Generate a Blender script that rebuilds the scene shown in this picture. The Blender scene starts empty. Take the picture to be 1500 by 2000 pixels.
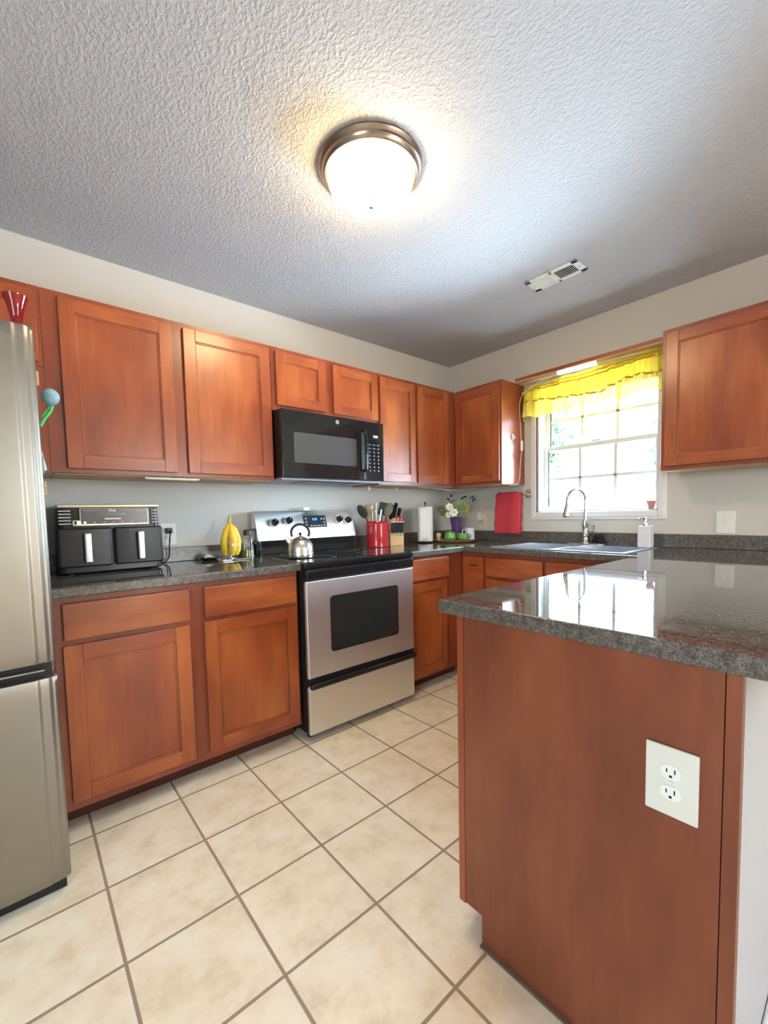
import bpy, bmesh, math, random
from mathutils import Vector, Matrix, noise
random.seed(7)
SC = bpy.context.scene
COL = SC.collection
PI = math.pi

# ------------------------------------------------------------------ camera
cam_d = bpy.data.cameras.new('camera'); cam = bpy.data.objects.new('camera', cam_d); COL.objects.link(cam)
YAW, PITCH, ROLL = .8705, -.0631, -.0223
Fv = Vector((math.cos(YAW)*math.cos(PITCH), math.sin(YAW)*math.cos(PITCH), math.sin(PITCH)))
Rv = Vector((math.sin(YAW), -math.cos(YAW), 0)); Uv = Rv.cross(Fv)
R2 = Rv*math.cos(ROLL) + Uv*math.sin(ROLL); U2 = -Rv*math.sin(ROLL) + Uv*math.cos(ROLL)
M = Matrix((R2, U2, -Fv)).transposed().to_4x4(); M.translation = Vector((-3.0136, -2.5361, 1.1712))
cam.matrix_world = M
cam_d.sensor_fit = 'AUTO'; cam_d.sensor_width = 36; cam_d.lens = 833.905/2000*36
cam_d.shift_x = 11.9/2000; cam_d.shift_y = 56.4/2000; cam_d.clip_start = .02; cam_d.clip_end = 200
SC.camera = cam

# ------------------------------------------------------------------ light and exposure
SC.view_settings.view_transform = 'Standard'; SC.view_settings.look = 'None'
SC.view_settings.gamma = 1; SC.view_settings.use_curve_mapping = False
SC.view_settings.exposure = 0.92
W = bpy.data.worlds.new('world'); SC.world = W; W.use_nodes = True
wn = W.node_tree.nodes; bgd = wn['Background']
sky = wn.new('ShaderNodeTexSky'); sky.sky_type = 'NISHITA'; sky.sun_disc = False
sky.sun_elevation = math.radians(62); sky.sun_rotation = math.radians(120); sky.air_density = 1.0; sky.dust_density = 2.0
W.node_tree.links.new(sky.outputs[0], bgd.inputs[0]); bgd.inputs[1].default_value = 1.3

def lamp(name, kind, loc, direction, energy, color, **kw):
    d = bpy.data.lights.new(name, kind); o = bpy.data.objects.new(name, d); COL.objects.link(o)
    o.location = loc; o.rotation_euler = Vector(direction).to_track_quat('-Z', 'Y').to_euler()
    d.energy = energy; d.color = color
    for k, v in kw.items(): setattr(d, k, v)
    return o
lamp('sun', 'SUN', (6, -3, 9), (-.33, .24, -1), 110.0, (1.0, .95, .86), angle=math.radians(.6))
# fill lamps added behind and beside the camera, in unseen wall openings
lamp('back_fill_lamp', 'AREA', (-.95, -6.02, 1.40), (0, 1, -.02), 18, (.93, .96, 1.0), shape='RECTANGLE', size=1.2, size_y=1.2)
lamp('sink_window_daylight', 'AREA', (.17, -1.24, 1.46), (-1, 0, .34), 62, (.48, .73, 1.0), shape='RECTANGLE', size=.78, size_y=.60)
lamp('left_fill_lamp', 'AREA', (-5.62, -3.6, 1.45), (1, 0, -.1), 26, (.96, .97, 1.0), shape='RECTANGLE', size=1.7, size_y=1.2)

# ------------------------------------------------------------------ node materials
def newmat(name):
    m = bpy.data.materials.new(name); m.use_nodes = True
    return m, m.node_tree, m.node_tree.nodes['Principled BSDF']
def plain(name, col, rough=.5, metal=0, spec=.5, emis=None, es=0, noise_amt=0, nscale=20, coat=0, trans=0, ior=1.45, alpha=1):
    m, t, p = newmat(name)
    p.inputs['Base Color'].default_value = (*col, 1); p.inputs['Roughness'].default_value = rough
    p.inputs['Metallic'].default_value = metal; p.inputs['Specular IOR Level'].default_value = spec
    p.inputs['Coat Weight'].default_value = coat; p.inputs['Coat Roughness'].default_value = .05
    p.inputs['Transmission Weight'].default_value = trans; p.inputs['IOR'].default_value = ior
    if emis: p.inputs['Emission Color'].default_value = (*emis, 1); p.inputs['Emission Strength'].default_value = es
    if noise_amt:
        tc = t.nodes.new('ShaderNodeTexCoord'); n = t.nodes.new('ShaderNodeTexNoise'); n.inputs['Scale'].default_value = nscale
        n.inputs['Detail'].default_value = 4
        mr = t.nodes.new('ShaderNodeMapRange'); mr.inputs[3].default_value = 1-noise_amt; mr.inputs[4].default_value = 1+noise_amt
        mx = t.nodes.new('ShaderNodeVectorMath'); mx.operation = 'SCALE'; mx.inputs[0].default_value = col
        t.links.new(tc.outputs['Object'], n.inputs['Vector']); t.links.new(n.outputs[0], mr.inputs[0])
        t.links.new(mr.outputs[0], mx.inputs['Scale']); t.links.new(mx.outputs[0], p.inputs['Base Color'])
    return m
def ramp(t, stops):
    r = t.nodes.new('ShaderNodeValToRGB'); e = r.color_ramp.elements
    while len(e) < len(stops): e.new(.5)
    for k, (pos, c) in enumerate(stops): e[k].position = pos; e[k].color = (*c, 1)
    return r
def wood(name, c1, c2, c3, horizontal=False, rough=.3, axis='z', coat=.25, blot=2.6):
    """stained maple: faint long grain over cloudy stain"""
    m, t, p = newmat(name)
    tc = t.nodes.new('ShaderNodeTexCoord'); oi = t.nodes.new('ShaderNodeObjectInfo')
    ad = t.nodes.new('ShaderNodeVectorMath'); ad.operation = 'ADD'
    sc = t.nodes.new('ShaderNodeVectorMath'); sc.operation = 'SCALE'; sc.inputs[0].default_value = (7, 5, 9)
    t.links.new(oi.outputs['Random'], sc.inputs['Scale']); t.links.new(tc.outputs['Object'], ad.inputs[0]); t.links.new(sc.outputs[0], ad.inputs[1])
    mp = t.nodes.new('ShaderNodeMapping')
    mp.inputs['Scale'].default_value = (3, 3, 34) if horizontal else (30, 30, 2.2)
    t.links.new(ad.outputs[0], mp.inputs[0])
    g = t.nodes.new('ShaderNodeTexNoise'); g.inputs['Scale'].default_value = 1.6; g.inputs['Detail'].default_value = 5; g.inputs['Roughness'].default_value = .6
    t.links.new(mp.outputs[0], g.inputs['Vector'])
    b = t.nodes.new('ShaderNodeTexNoise'); b.inputs['Scale'].default_value = blot; b.inputs['Detail'].default_value = 3
    t.links.new(ad.outputs[0], b.inputs['Vector'])
    mp2 = t.nodes.new('ShaderNodeMapping'); mp2.inputs['Scale'].default_value = (2, 2, .8) if not horizontal else (1, 1, 3)
    t.links.new(ad.outputs[0], mp2.inputs[0]); t.links.new(mp2.outputs[0], b.inputs['Vector'])
    mm = t.nodes.new('ShaderNodeMath'); mm.operation = 'MULTIPLY'; mm.inputs[1].default_value = .28
    m2 = t.nodes.new('ShaderNodeMath'); m2.operation = 'MULTIPLY_ADD'; m2.inputs[1].default_value = .85
    t.links.new(g.outputs[0], mm.inputs[0]); t.links.new(b.outputs[0], m2.inputs[0]); t.links.new(mm.outputs[0], m2.inputs[2])
    r = ramp(t, [(.36, c1), (.56, c2), (.76, c3)]); t.links.new(m2.outputs[0], r.inputs[0])
    t.links.new(r.outputs[0], p.inputs['Base Color'])
    p.inputs['Roughness'].default_value = rough; p.inputs['Coat Weight'].default_value = coat; p.inputs['Coat Roughness'].default_value = .22
    return m
def granite(name, rough):
    m, t, p = newmat(name)
    tc = t.nodes.new('ShaderNodeTexCoord')
    v = t.nodes.new('ShaderNodeTexVoronoi'); v.inputs['Scale'].default_value = 420
    n = t.nodes.new('ShaderNodeTexNoise'); n.inputs['Scale'].default_value = 190; n.inputs['Detail'].default_value = 4; n.inputs['Roughness'].default_value = .7
    n2 = t.nodes.new('ShaderNodeTexNoise'); n2.inputs['Scale'].default_value = 60; n2.inputs['Detail'].default_value = 3
    for q in (v, n, n2): t.links.new(tc.outputs['Object'], q.inputs['Vector'])
    r = ramp(t, [(.34, (.014, .013, .014)), (.47, (.056, .049, .043)), (.58, (.108, .094, .080)), (.74, (.245, .215, .180))])
    s = t.nodes.new('ShaderNodeSeparateColor'); t.links.new(v.outputs['Color'], s.inputs[0])
    a = t.nodes.new('ShaderNodeMath'); a.operation = 'MULTIPLY_ADD'; a.inputs[1].default_value = .25
    b = t.nodes.new('ShaderNodeMath'); b.operation = 'MULTIPLY_ADD'; b.inputs[1].default_value = .43
    c = t.nodes.new('ShaderNodeMath'); c.operation = 'MULTIPLY'; c.inputs[1].default_value = .42
    t.links.new(n2.outputs[0], c.inputs[0]); t.links.new(n.outputs[0], b.inputs[0]); t.links.new(c.outputs[0], b.inputs[2])
    t.links.new(s.outputs[0], a.inputs[0]); t.links.new(b.outputs[0], a.inputs[2])
    t.links.new(a.outputs[0], r.inputs[0]); t.links.new(r.outputs[0], p.inputs['Base Color'])
    p.inputs['Roughness'].default_value = rough; p.inputs['Specular IOR Level'].default_value = .68
    return m
def painted(name, col, scale, strength, dist, rough=.7, stretch=(1, 1, 1), lo=.4, hi=.62):
    m, t, p = newmat(name)
    tc = t.nodes.new('ShaderNodeTexCoord'); mp = t.nodes.new('ShaderNodeMapping'); mp.inputs['Scale'].default_value = stretch
    n = t.nodes.new('ShaderNodeTexNoise'); n.inputs['Scale'].default_value = scale; n.inputs['Detail'].default_value = 3; n.inputs['Roughness'].default_value = .55
    mr = t.nodes.new('ShaderNodeMapRange'); mr.interpolation_type = 'SMOOTHSTEP'; mr.inputs[1].default_value = lo; mr.inputs[2].default_value = hi
    bp = t.nodes.new('ShaderNodeBump'); bp.inputs['Strength'].default_value = strength; bp.inputs['Distance'].default_value = dist
    t.links.new(tc.outputs['Object'], mp.inputs[0]); t.links.new(mp.outputs[0], n.inputs['Vector']); t.links.new(n.outputs[0], mr.inputs[0])
    t.links.new(mr.outputs[0], bp.inputs['Height']); t.links.new(bp.outputs[0], p.inputs['Normal'])
    p.inputs['Base Color'].default_value = (*col, 1); p.inputs['Roughness'].default_value = rough
    return m
def tile_mat():
    m, t, p = newmat('ceramic_tile')
    tc = t.nodes.new('ShaderNodeTexCoord'); sp = t.nodes.new('ShaderNodeSeparateXYZ'); t.links.new(tc.outputs['Object'], sp.inputs[0])
    S = .3044; G = .0042
    def edge(out, off):
        a = t.nodes.new('ShaderNodeMath'); a.operation = 'SUBTRACT'; a.inputs[1].default_value = off
        d = t.nodes.new('ShaderNodeMath'); d.operation = 'DIVIDE'; d.inputs[1].default_value = S
        r = t.nodes.new('ShaderNodeMath'); r.operation = 'ROUND'; s = t.nodes.new('ShaderNodeMath'); s.operation = 'SUBTRACT'
        ab = t.nodes.new('ShaderNodeMath'); ab.operation = 'ABSOLUTE'; mu = t.nodes.new('ShaderNodeMath'); mu.operation = 'MULTIPLY'; mu.inputs[1].default_value = S
        fl = t.nodes.new('ShaderNodeMath'); fl.operation = 'FLOOR'
        t.links.new(out, a.inputs[0]); t.links.new(a.outputs[0], d.inputs[0]); t.links.new(d.outputs[0], r.inputs[0]); t.links.new(d.outputs[0], fl.inputs[0])
        t.links.new(d.outputs[0], s.inputs[0]); t.links.new(r.outputs[0], s.inputs[1]); t.links.new(s.outputs[0], ab.inputs[0]); t.links.new(ab.outputs[0], mu.inputs[0])
        return mu.outputs[0], fl.outputs[0]
    ex, ix = edge(sp.outputs[0], -2.861); ey, iy = edge(sp.outputs[1], -.9794)
    mn = t.nodes.new('ShaderNodeMath'); mn.operation = 'MINIMUM'; t.links.new(ex, mn.inputs[0]); t.links.new(ey, mn.inputs[1])
    gm = t.nodes.new('ShaderNodeMapRange'); gm.interpolation_type = 'SMOOTHSTEP'; gm.inputs[1].default_value = G*.75; gm.inputs[2].default_value = G*1.3
    t.links.new(mn.outputs[0], gm.inputs[0])
    cm = t.nodes.new('ShaderNodeCombineXYZ'); t.links.new(ix, cm.inputs[0]); t.links.new(iy, cm.inputs[1])
    wn_ = t.nodes.new('ShaderNodeTexWhiteNoise'); t.links.new(cm.outputs[0], wn_.inputs['Vector'])
    of = t.nodes.new('ShaderNodeVectorMath'); of.operation = 'MULTIPLY_ADD'; of.inputs[1].default_value = (9, 9, 9)
    t.links.new(wn_.outputs['Color'], of.inputs[0]); t.links.new(tc.outputs['Object'], of.inputs[2])
    n = t.nodes.new('ShaderNodeTexNoise'); n.inputs['Scale'].default_value = 11; n.inputs['Detail'].default_value = 7; n.inputs['Roughness'].default_value = .62
    t.links.new(of.outputs[0], n.inputs['Vector'])
    r = ramp(t, [(.32, (.76, .63, .42)), (.48, (.88, .755, .535)), (.62, (.93, .82, .61)), (.8, (.95, .87, .69))]); t.links.new(n.outputs[0], r.inputs[0])
    mx = t.nodes.new('ShaderNodeMix'); mx.data_type = 'RGBA'; mx.inputs[6].default_value = (.34, .25, .165, 1)
    t.links.new(gm.outputs[0], mx.inputs[0]); t.links.new(r.outputs[0], mx.inputs[7]); t.links.new(mx.outputs[2], p.inputs['Base Color'])
    rr = t.nodes.new('ShaderNodeMapRange'); rr.inputs[3].default_value = .85; rr.inputs[4].default_value = .33
    t.links.new(gm.outputs[0], rr.inputs[0]); t.links.new(rr.outputs[0], p.inputs['Roughness'])
    hm = t.nodes.new('ShaderNodeMath'); hm.operation = 'MULTIPLY_ADD'; hm.inputs[1].default_value = .25
    t.links.new(n.outputs[0], hm.inputs[0]); t.links.new(gm.outputs[0], hm.inputs[2])
    bp = t.nodes.new('ShaderNodeBump'); bp.inputs['Strength'].default_value = .5; bp.inputs['Distance'].default_value = .002
    t.links.new(hm.outputs[0], bp.inputs['Height']); t.links.new(bp.outputs[0], p.inputs['Normal'])
    return m
def steel(name, col, rough, scale=(1, 1, 250), aniso=0):
    m, t, p = newmat(name)
    tc = t.nodes.new('ShaderNodeTexCoord'); mp = t.nodes.new('ShaderNodeMapping'); mp.inputs['Scale'].default_value = scale
    n = t.nodes.new('ShaderNodeTexNoise'); n.inputs['Scale'].default_value = 3; n.inputs['Detail'].default_value = 2
    t.links.new(tc.outputs['Object'], mp.inputs[0]); t.links.new(mp.outputs[0], n.inputs['Vector'])
    mr = t.nodes.new('ShaderNodeMapRange'); mr.inputs[3].default_value = rough-.04; mr.inputs[4].default_value = rough+.06
    t.links.new(n.outputs[0], mr.inputs[0]); t.links.new(mr.outputs[0], p.inputs['Roughness'])
    p.inputs['Base Color'].default_value = (*col, 1); p.inputs['Metallic'].default_value = 1
    if aniso:
        tg = t.nodes.new('ShaderNodeTangent'); tg.direction_type = 'RADIAL'; tg.axis = 'Z'; t.links.new(tg.outputs[0], p.inputs['Tangent'])
        p.inputs['Anisotropic'].default_value = aniso; p.inputs['Anisotropic Rotation'].default_value = 0
    return m
def glass_pane():
    m = bpy.data.materials.new('window_glass'); m.use_nodes = True; t = m.node_tree; t.nodes.clear()
    o = t.nodes.new('ShaderNodeOutputMaterial'); mx = t.nodes.new('ShaderNodeMixShader'); fr = t.nodes.new('ShaderNodeFresnel'); fr.inputs[0].default_value = 1.45
    a = t.nodes.new('ShaderNodeBsdfTransparent'); a.inputs[0].default_value = (.96, .985, .98, 1); g = t.nodes.new('ShaderNodeBsdfGlossy'); g.inputs['Roughness'].default_value = .0
    t.links.new(fr.outputs[0], mx.inputs[0]); t.links.new(a.outputs[0], mx.inputs[1]); t.links.new(g.outputs[0], mx.inputs[2]); t.links.new(mx.outputs[0], o.inputs[0])
    return m
def sheer(name, col, transp=.12, transl=.55):
    m = bpy.data.materials.new(name); m.use_nodes = True; t = m.node_tree; t.nodes.clear()
    o = t.nodes.new('ShaderNodeOutputMaterial'); d = t.nodes.new('ShaderNodeBsdfDiffuse'); d.inputs[0].default_value = (*col, 1)
    tl = t.nodes.new('ShaderNodeBsdfTranslucent'); tl.inputs[0].default_value = (*col, 1); tr = t.nodes.new('ShaderNodeBsdfTransparent'); tr.inputs[0].default_value = (1, .97, .6, 1)
    m1 = t.nodes.new('ShaderNodeMixShader'); m1.inputs[0].default_value = transl; m2 = t.nodes.new('ShaderNodeMixShader'); m2.inputs[0].default_value = transp
    t.links.new(d.outputs[0], m1.inputs[1]); t.links.new(tl.outputs[0], m1.inputs[2]); t.links.new(m1.outputs[0], m2.inputs[1]); t.links.new(tr.outputs[0], m2.inputs[2]); t.links.new(m2.outputs[0], o.inputs[0])
    return m

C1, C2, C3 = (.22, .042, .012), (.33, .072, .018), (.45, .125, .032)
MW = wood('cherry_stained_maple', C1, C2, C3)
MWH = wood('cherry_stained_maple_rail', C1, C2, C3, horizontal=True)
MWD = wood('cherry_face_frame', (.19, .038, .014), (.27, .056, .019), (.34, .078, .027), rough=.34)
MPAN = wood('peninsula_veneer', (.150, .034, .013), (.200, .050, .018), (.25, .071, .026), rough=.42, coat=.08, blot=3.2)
MLW = wood('unfinished_maple', (.50, .33, .17), (.58, .40, .22), (.66, .47, .28), rough=.6, coat=0)
MBLK = wood('block_beech', (.60, .36, .14), (.70, .44, .19), (.78, .53, .26), rough=.45, coat=0)
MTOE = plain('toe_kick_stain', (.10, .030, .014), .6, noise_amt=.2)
MGR = granite('granite_laminate', .035)
MGRE = granite('granite_laminate_edge', .28)
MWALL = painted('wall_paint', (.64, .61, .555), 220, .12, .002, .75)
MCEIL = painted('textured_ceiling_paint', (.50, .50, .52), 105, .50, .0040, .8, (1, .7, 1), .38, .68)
MTRIM = plain('white_trim_paint', (.80, .80, .78), .35, noise_amt=.02, nscale=8)
MTILE = tile_mat()
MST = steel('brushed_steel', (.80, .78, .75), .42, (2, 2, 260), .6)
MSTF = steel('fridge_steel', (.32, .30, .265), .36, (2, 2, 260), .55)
MCHR = plain('chrome', (.78, .78, .80), .12, 1)
MNI = steel('brushed_nickel', (.60, .56, .52), .26, (40, 40, 40))
MBLG = plain('black_gloss', (.012, .012, .013), .07, spec=.6, noise_amt=.1)
MBLM = plain('black_satin', (.011, .011, .012), .33, noise_amt=.2)
MBLK2 = plain('black_rubber', (.012, .012, .012), .7, noise_amt=.2)
MGLS = plain('oven_glass', (.022, .023, .020), .06, spec=.7, noise_amt=.1)
MMWW = plain('microwave_window_screen', (.075, .080, .082), .10, spec=.6, noise_amt=.05)
MPL = plain('white_plastic', (.83, .82, .76), .35, noise_amt=.02)
MPLC = plain('cream_plastic', (.74, .66, .50), .4, noise_amt=.02)
MRED = plain('red_ceramic', (.48, .022, .032), .12, coat=.5, noise_amt=.06)
MTOW = plain('red_terry', (.60, .055, .075), .95, noise_amt=.25, nscale=160)
MREDG = plain('red_glass', (.45, .01, .02), .05, trans=.55, ior=1.5, coat=.3)
MYEL = plain('banana_peel', (.86, .58, .06), .45, noise_amt=.12, nscale=30)
MSTEM = plain('banana_stem', (.42, .40, .10), .6, noise_amt=.2)
MGLASS = plain('clear_glass', (.95, .97, .96), .02, trans=1, ior=1.45)
MOIL = plain('olive_oil', (.55, .50, .02), .05, trans=.6, ior=1.47)
MPAP = plain('paper_towel', (.82, .80, .74), .9, noise_amt=.04, nscale=60)
MPUR = plain('purple_ceramic', (.10, .045, .16), .15, coat=.5, noise_amt=.15)
MGRN = plain('green_ceramic', (.13, .34, .07), .14, coat=.5, noise_amt=.08)
MMUG = plain('mug_glaze', (.72, .72, .84), .25, noise_amt=.15, nscale=18)
MLEAF = plain('leaf', (.20, .33, .09), .5, noise_amt=.4, nscale=40)
MPET = plain('white_petal', (.82, .80, .72), .6, noise_amt=.05)
MBER = plain('navy_berry', (.02, .025, .10), .35, noise_amt=.3)
MGOLD = plain('yellow_bloom', (.62, .46, .06), .6, noise_amt=.2)
MSH = sheer('yellow_sheer', (.80, .64, .07), .04, .40)
MSH2 = sheer('yellow_sheer_ruffle', (.80, .67, .16), .06, .30)
MGLASSW = glass_pane()
MDOME = plain('lamp_dome_glass', (.9, .85, .75), .3, emis=(1.0, .74, .40), es=27)
MLED = plain('led_diffuser', (.9, .9, .9), .4, emis=(.92, .97, 1.0), es=4)
MLEDO = plain('led_bar_off', (.72, .68, .62), .4, noise_amt=.03)
MCORD = plain('white_cord', (.80, .80, .78), .5, noise_amt=.03)
MDIG = plain('clock_digits', (.0, .0, .0), .5, emis=(.75, 1.0, .85), es=1.6)
MDIGB = plain('oven_digits', (.0, .0, .0), .5, emis=(.1, .55, 1.0), es=1.6)
MPRT = plain('grey_print', (.42, .42, .44), .5, noise_amt=.03)
MCHAMP = plain('champagne_metal', (.78, .70, .55), .3, .7, noise_amt=.04)
MPOT = plain('pink_clay', (.50, .22, .18), .7, noise_amt=.12)
MSPO = plain('beech_spoon', (.62, .38, .15), .6, noise_amt=.15)
MDRK = plain('dark_fixture_ring', (.36, .29, .24), .24, .9, noise_amt=.05)
MBLUE = plain('blue_plastic', (.26, .44, .55), .35, noise_amt=.6, nscale=45)
MGRP = plain('green_plastic', (.10, .52, .16), .35, noise_amt=.1)
MTEAL = plain('teal_wrap', (.42, .66, .64), .35, noise_amt=.3, nscale=60)
MFOL = plain('tree_foliage', (.14, .25, .17), .7, noise_amt=.6, nscale=3)
MBARK = plain('tree_bark', (.16, .11, .08), .9, noise_amt=.3)
MCON = plain('patio_concrete', (.62, .60, .56), .8, noise_amt=.08, nscale=4)
MFEN = plain('white_vinyl', (.80, .80, .79), .5, noise_amt=.03)
MDARK = plain('dark_void', (.01, .01, .01), .9, noise_amt=.1)

# ------------------------------------------------------------------ mesh builder (world coordinates, shifted to the thing's origin)
class B:
    def __init__(s): s.bm = bmesh.new(); s.mats = []; s.bev = False
    def mi(s, m):
        if m is None: return 0
        if m not in s.mats: s.mats.append(m)
        return s.mats.index(m)
    def _fin(s, verts, mat):
        fs = {f for v in verts for f in v.link_faces}; i = s.mi(mat)
        for f in fs: f.material_index = i
    def box(s, a, b, mat=None, bev=0, seg=2, xf=None):
        lo = [min(a[i], b[i]) for i in range(3)]; hi = [max(a[i], b[i]) for i in range(3)]
        c = [(lo[i]+hi[i])/2 for i in range(3)]; d = [max(hi[i]-lo[i], 1e-5) for i in range(3)]
        r = bmesh.ops.create_cube(s.bm, size=1, matrix=Matrix.Translation(c) @ Matrix.Diagonal((*d, 1)))
        vs = r['verts']
        if bev > 0:
            s.bev = True
            es = list({e for v in vs for e in v.link_edges})
            r2 = bmesh.ops.bevel(s.bm, geom=es, offset=min(bev, min(d)*.45), segments=seg, profile=.5, affect='EDGES')
            vs = list({v for f in r2['faces'] for v in f.verts} | {v for v in vs if v.is_valid})
        s._fin(vs, mat)
        if xf: bmesh.ops.transform(s.bm, matrix=xf, verts=vs)
        return vs
    def cyl(s, p0, p1, r0, r1=None, seg=24, mat=None, caps=True):
        p0 = Vector(p0); p1 = Vector(p1); r1 = r0 if r1 is None else r1; d = p1-p0
        q = d.to_track_quat('Z', 'Y').to_matrix().to_4x4(); q.translation = (p0+p1)/2
        r = bmesh.ops.create_cone(s.bm, cap_ends=caps, segments=seg, radius1=r0, radius2=r1, depth=d.length, matrix=q)
        s._fin(r['verts'], mat); return r['verts']
    def ball(s, c, r, sc=(1, 1, 1), mat=None, sub=2):
        x = bmesh.ops.create_icosphere(s.bm, subdivisions=sub, radius=r, matrix=Matrix.Translation(c) @ Matrix.Diagonal((*sc, 1)))
        s._fin(x['verts'], mat); return x['verts']
    def lathe(s, prof, c, seg=40, mat=None, axis='z', rot=None):
        """prof: (radius, height) pairs; closed on the axis where radius is 0"""
        rings = []; c = Vector(c)
        for r, h in prof:
            ring = []
            if r < 1e-6:
                pts = [Vector((0, 0, h))]
            else: pts = [Vector((r*math.cos(2*PI*k/seg), r*math.sin(2*PI*k/seg), h)) for k in range(seg)]
            for p in pts:
                if rot: p = rot @ p
                elif axis == 'x': p = Vector((p.z, p.x, p.y))
                elif axis == 'y': p = Vector((p.x, p.z, p.y))
                ring.append(s.bm.verts.new(c+p))
            rings.append(ring)
        vs = [v for r in rings for v in r]
        for a, b in zip(rings, rings[1:]):
            for k in range(seg):
                k2 = (k+1) % seg
                q = [a[k] if len(a) > 1 else a[0], a[k2] if len(a) > 1 else a[0], b[k2] if len(b) > 1 else b[0], b[k] if len(b) > 1 else b[0]]
                u = []
                for w in q:
                    if w not in u: u.append(w)
                if len(u) > 2:
                    try: s.bm.faces.new(u)
                    except ValueError: pass
        s._fin(vs, mat); return vs
    def tube(s, pts, r, seg=10, mat=None, cap=True, sq=1):
        pts = [Vector(p) for p in pts]; n = len(pts); rr = r if isinstance(r, (list, tuple)) else [r]*n
        rings = []; up = None
        for i, p in enumerate(pts):
            t = (pts[min(i+1, n-1)]-pts[max(i-1, 0)]).normalized()
            if up is None:
                up = Vector((0, 0, 1)) if abs(t.z) < .9 else Vector((1, 0, 0))
            a = t.cross(up)
            if a.length < 1e-5: a = t.cross(Vector((0, 1, 0)))
            a.normalize(); b = a.cross(t).normalized(); up = b
            rings.append([s.bm.verts.new(p+a*(rr[i]*math.cos(2*PI*k/seg))+b*(rr[i]*sq*math.sin(2*PI*k/seg))) for k in range(seg)])
        for a, b in zip(rings, rings[1:]):
            for k in range(seg): s.bm.faces.new([a[k], a[(k+1) % seg], b[(k+1) % seg], b[k]])
        if cap: s.bm.faces.new(rings[0][::-1]); s.bm.faces.new(rings[-1])
        vs = [v for r_ in rings for v in r_]; s._fin(vs, mat); return vs
    def prism(s, poly, axis, a, b, mat=None):
        """poly: 2-D outline; extruded from a to b along axis (0,1,2)"""
        def P(u, v, w):
            return {0: (w, u, v), 1: (u, w, v), 2: (u, v, w)}[axis]
        lo = [s.bm.verts.new(P(u, v, a)) for u, v in poly]; hi = [s.bm.verts.new(P(u, v, b)) for u, v in poly]
        s.bm.faces.new(lo[::-1]); s.bm.faces.new(hi)
        for k in range(len(poly)):
            j = (k+1) % len(poly); s.bm.faces.new([lo[k], lo[j], hi[j], hi[k]])
        s._fin(lo+hi, mat); return lo+hi
    def grid(s, fn, nu, nv, mat=None):
        g = [[s.bm.verts.new(fn(i/nu, j/nv)) for j in range(nv+1)] for i in range(nu+1)]
        for i in range(nu):
            for j in range(nv): s.bm.faces.new([g[i][j], g[i+1][j], g[i+1][j+1], g[i][j+1]])
        vs = [v for r in g for v in r]; s._fin(vs, mat); return vs
    def quad(s, pts, mat=None):
        vs = [s.bm.verts.new(p) for p in pts]; s.bm.faces.new(vs); s._fin(vs, mat); return vs
    def make(s, name, mat, parent=None, smooth=True, origin=None, label=None, angle=35):
        if mat is not None and s.mats and mat not in s.mats:
            pass
        if not s.mats: s.mats = [mat]
        bmesh.ops.remove_doubles(s.bm, verts=s.bm.verts, dist=1e-6)
        bmesh.ops.recalc_face_normals(s.bm, faces=s.bm.faces)
        off = Vector((0, 0, 0)); q = parent
        while q is not None: off += q.location; q = q.parent
        if origin is not None: off = Vector(origin)
        bmesh.ops.translate(s.bm, verts=s.bm.verts, vec=-off)
        me = bpy.data.meshes.new(name); s.bm.to_mesh(me); s.bm.free()
        for m in s.mats: me.materials.append(m)
        if smooth:
            me.polygons.foreach_set('use_smooth', [True]*len(me.polygons)); me.set_sharp_from_angle(angle=math.radians(angle))
        o = bpy.data.objects.new(name, me); COL.objects.link(o)
        if s.bev and smooth:
            wm = o.modifiers.new('weighted_normal', 'WEIGHTED_NORMAL'); wm.keep_sharp = True; wm.weight = 100
        if parent is not None: o.parent = parent
        elif origin is not None: o.location = origin
        if label: o['label'] = label
        return o
def thing(name, label, cat, loc=(0, 0, 0), group=None, rz=0):
    o = bpy.data.objects.new(name, None); COL.objects.link(o); o.location = loc; o.rotation_euler = (0, 0, rz)
    o.empty_display_size = .05; o['label'] = label; o['category'] = cat
    if group: o['group'] = group
    return o
def tag(o, label, cat, group=None):
    o['label'] = label; o['category'] = cat
    if group: o['group'] = group
    return o
def struct(o, label=None):
    o['kind'] = 'structure'
    if label: o['label'] = label
    return o
def text(body, size, loc, rot, mat, parent, name='lettering', ext=.0003, off=0):
    cu = bpy.data.curves.new(name, 'FONT'); cu.body = body; cu.size = size; cu.extrude = ext; cu.align_x = 'CENTER'; cu.align_y = 'CENTER'; cu.offset = off
    t = bpy.data.objects.new(name, cu); COL.objects.link(t); dg = bpy.context.evaluated_depsgraph_get(); dg.update()
    me = bpy.data.meshes.new_from_object(t.evaluated_get(dg)); bpy.data.objects.remove(t)
    me.materials.clear(); me.materials.append(mat)
    o = bpy.data.objects.new(name, me); COL.objects.link(o); o.parent = parent
    o_off = Vector((0, 0, 0)); q = parent
    while q is not None: o_off += q.location; q = q.parent
    o.location = Vector(loc)-o_off; o.rotation_euler = rot
    return o
FACE_Y = (PI/2, 0, 0)            # lettering read by someone looking toward +y

H = 2.4536; UB = 1.3736; UT = 2.116; ZC = .932; CT = .038
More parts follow.
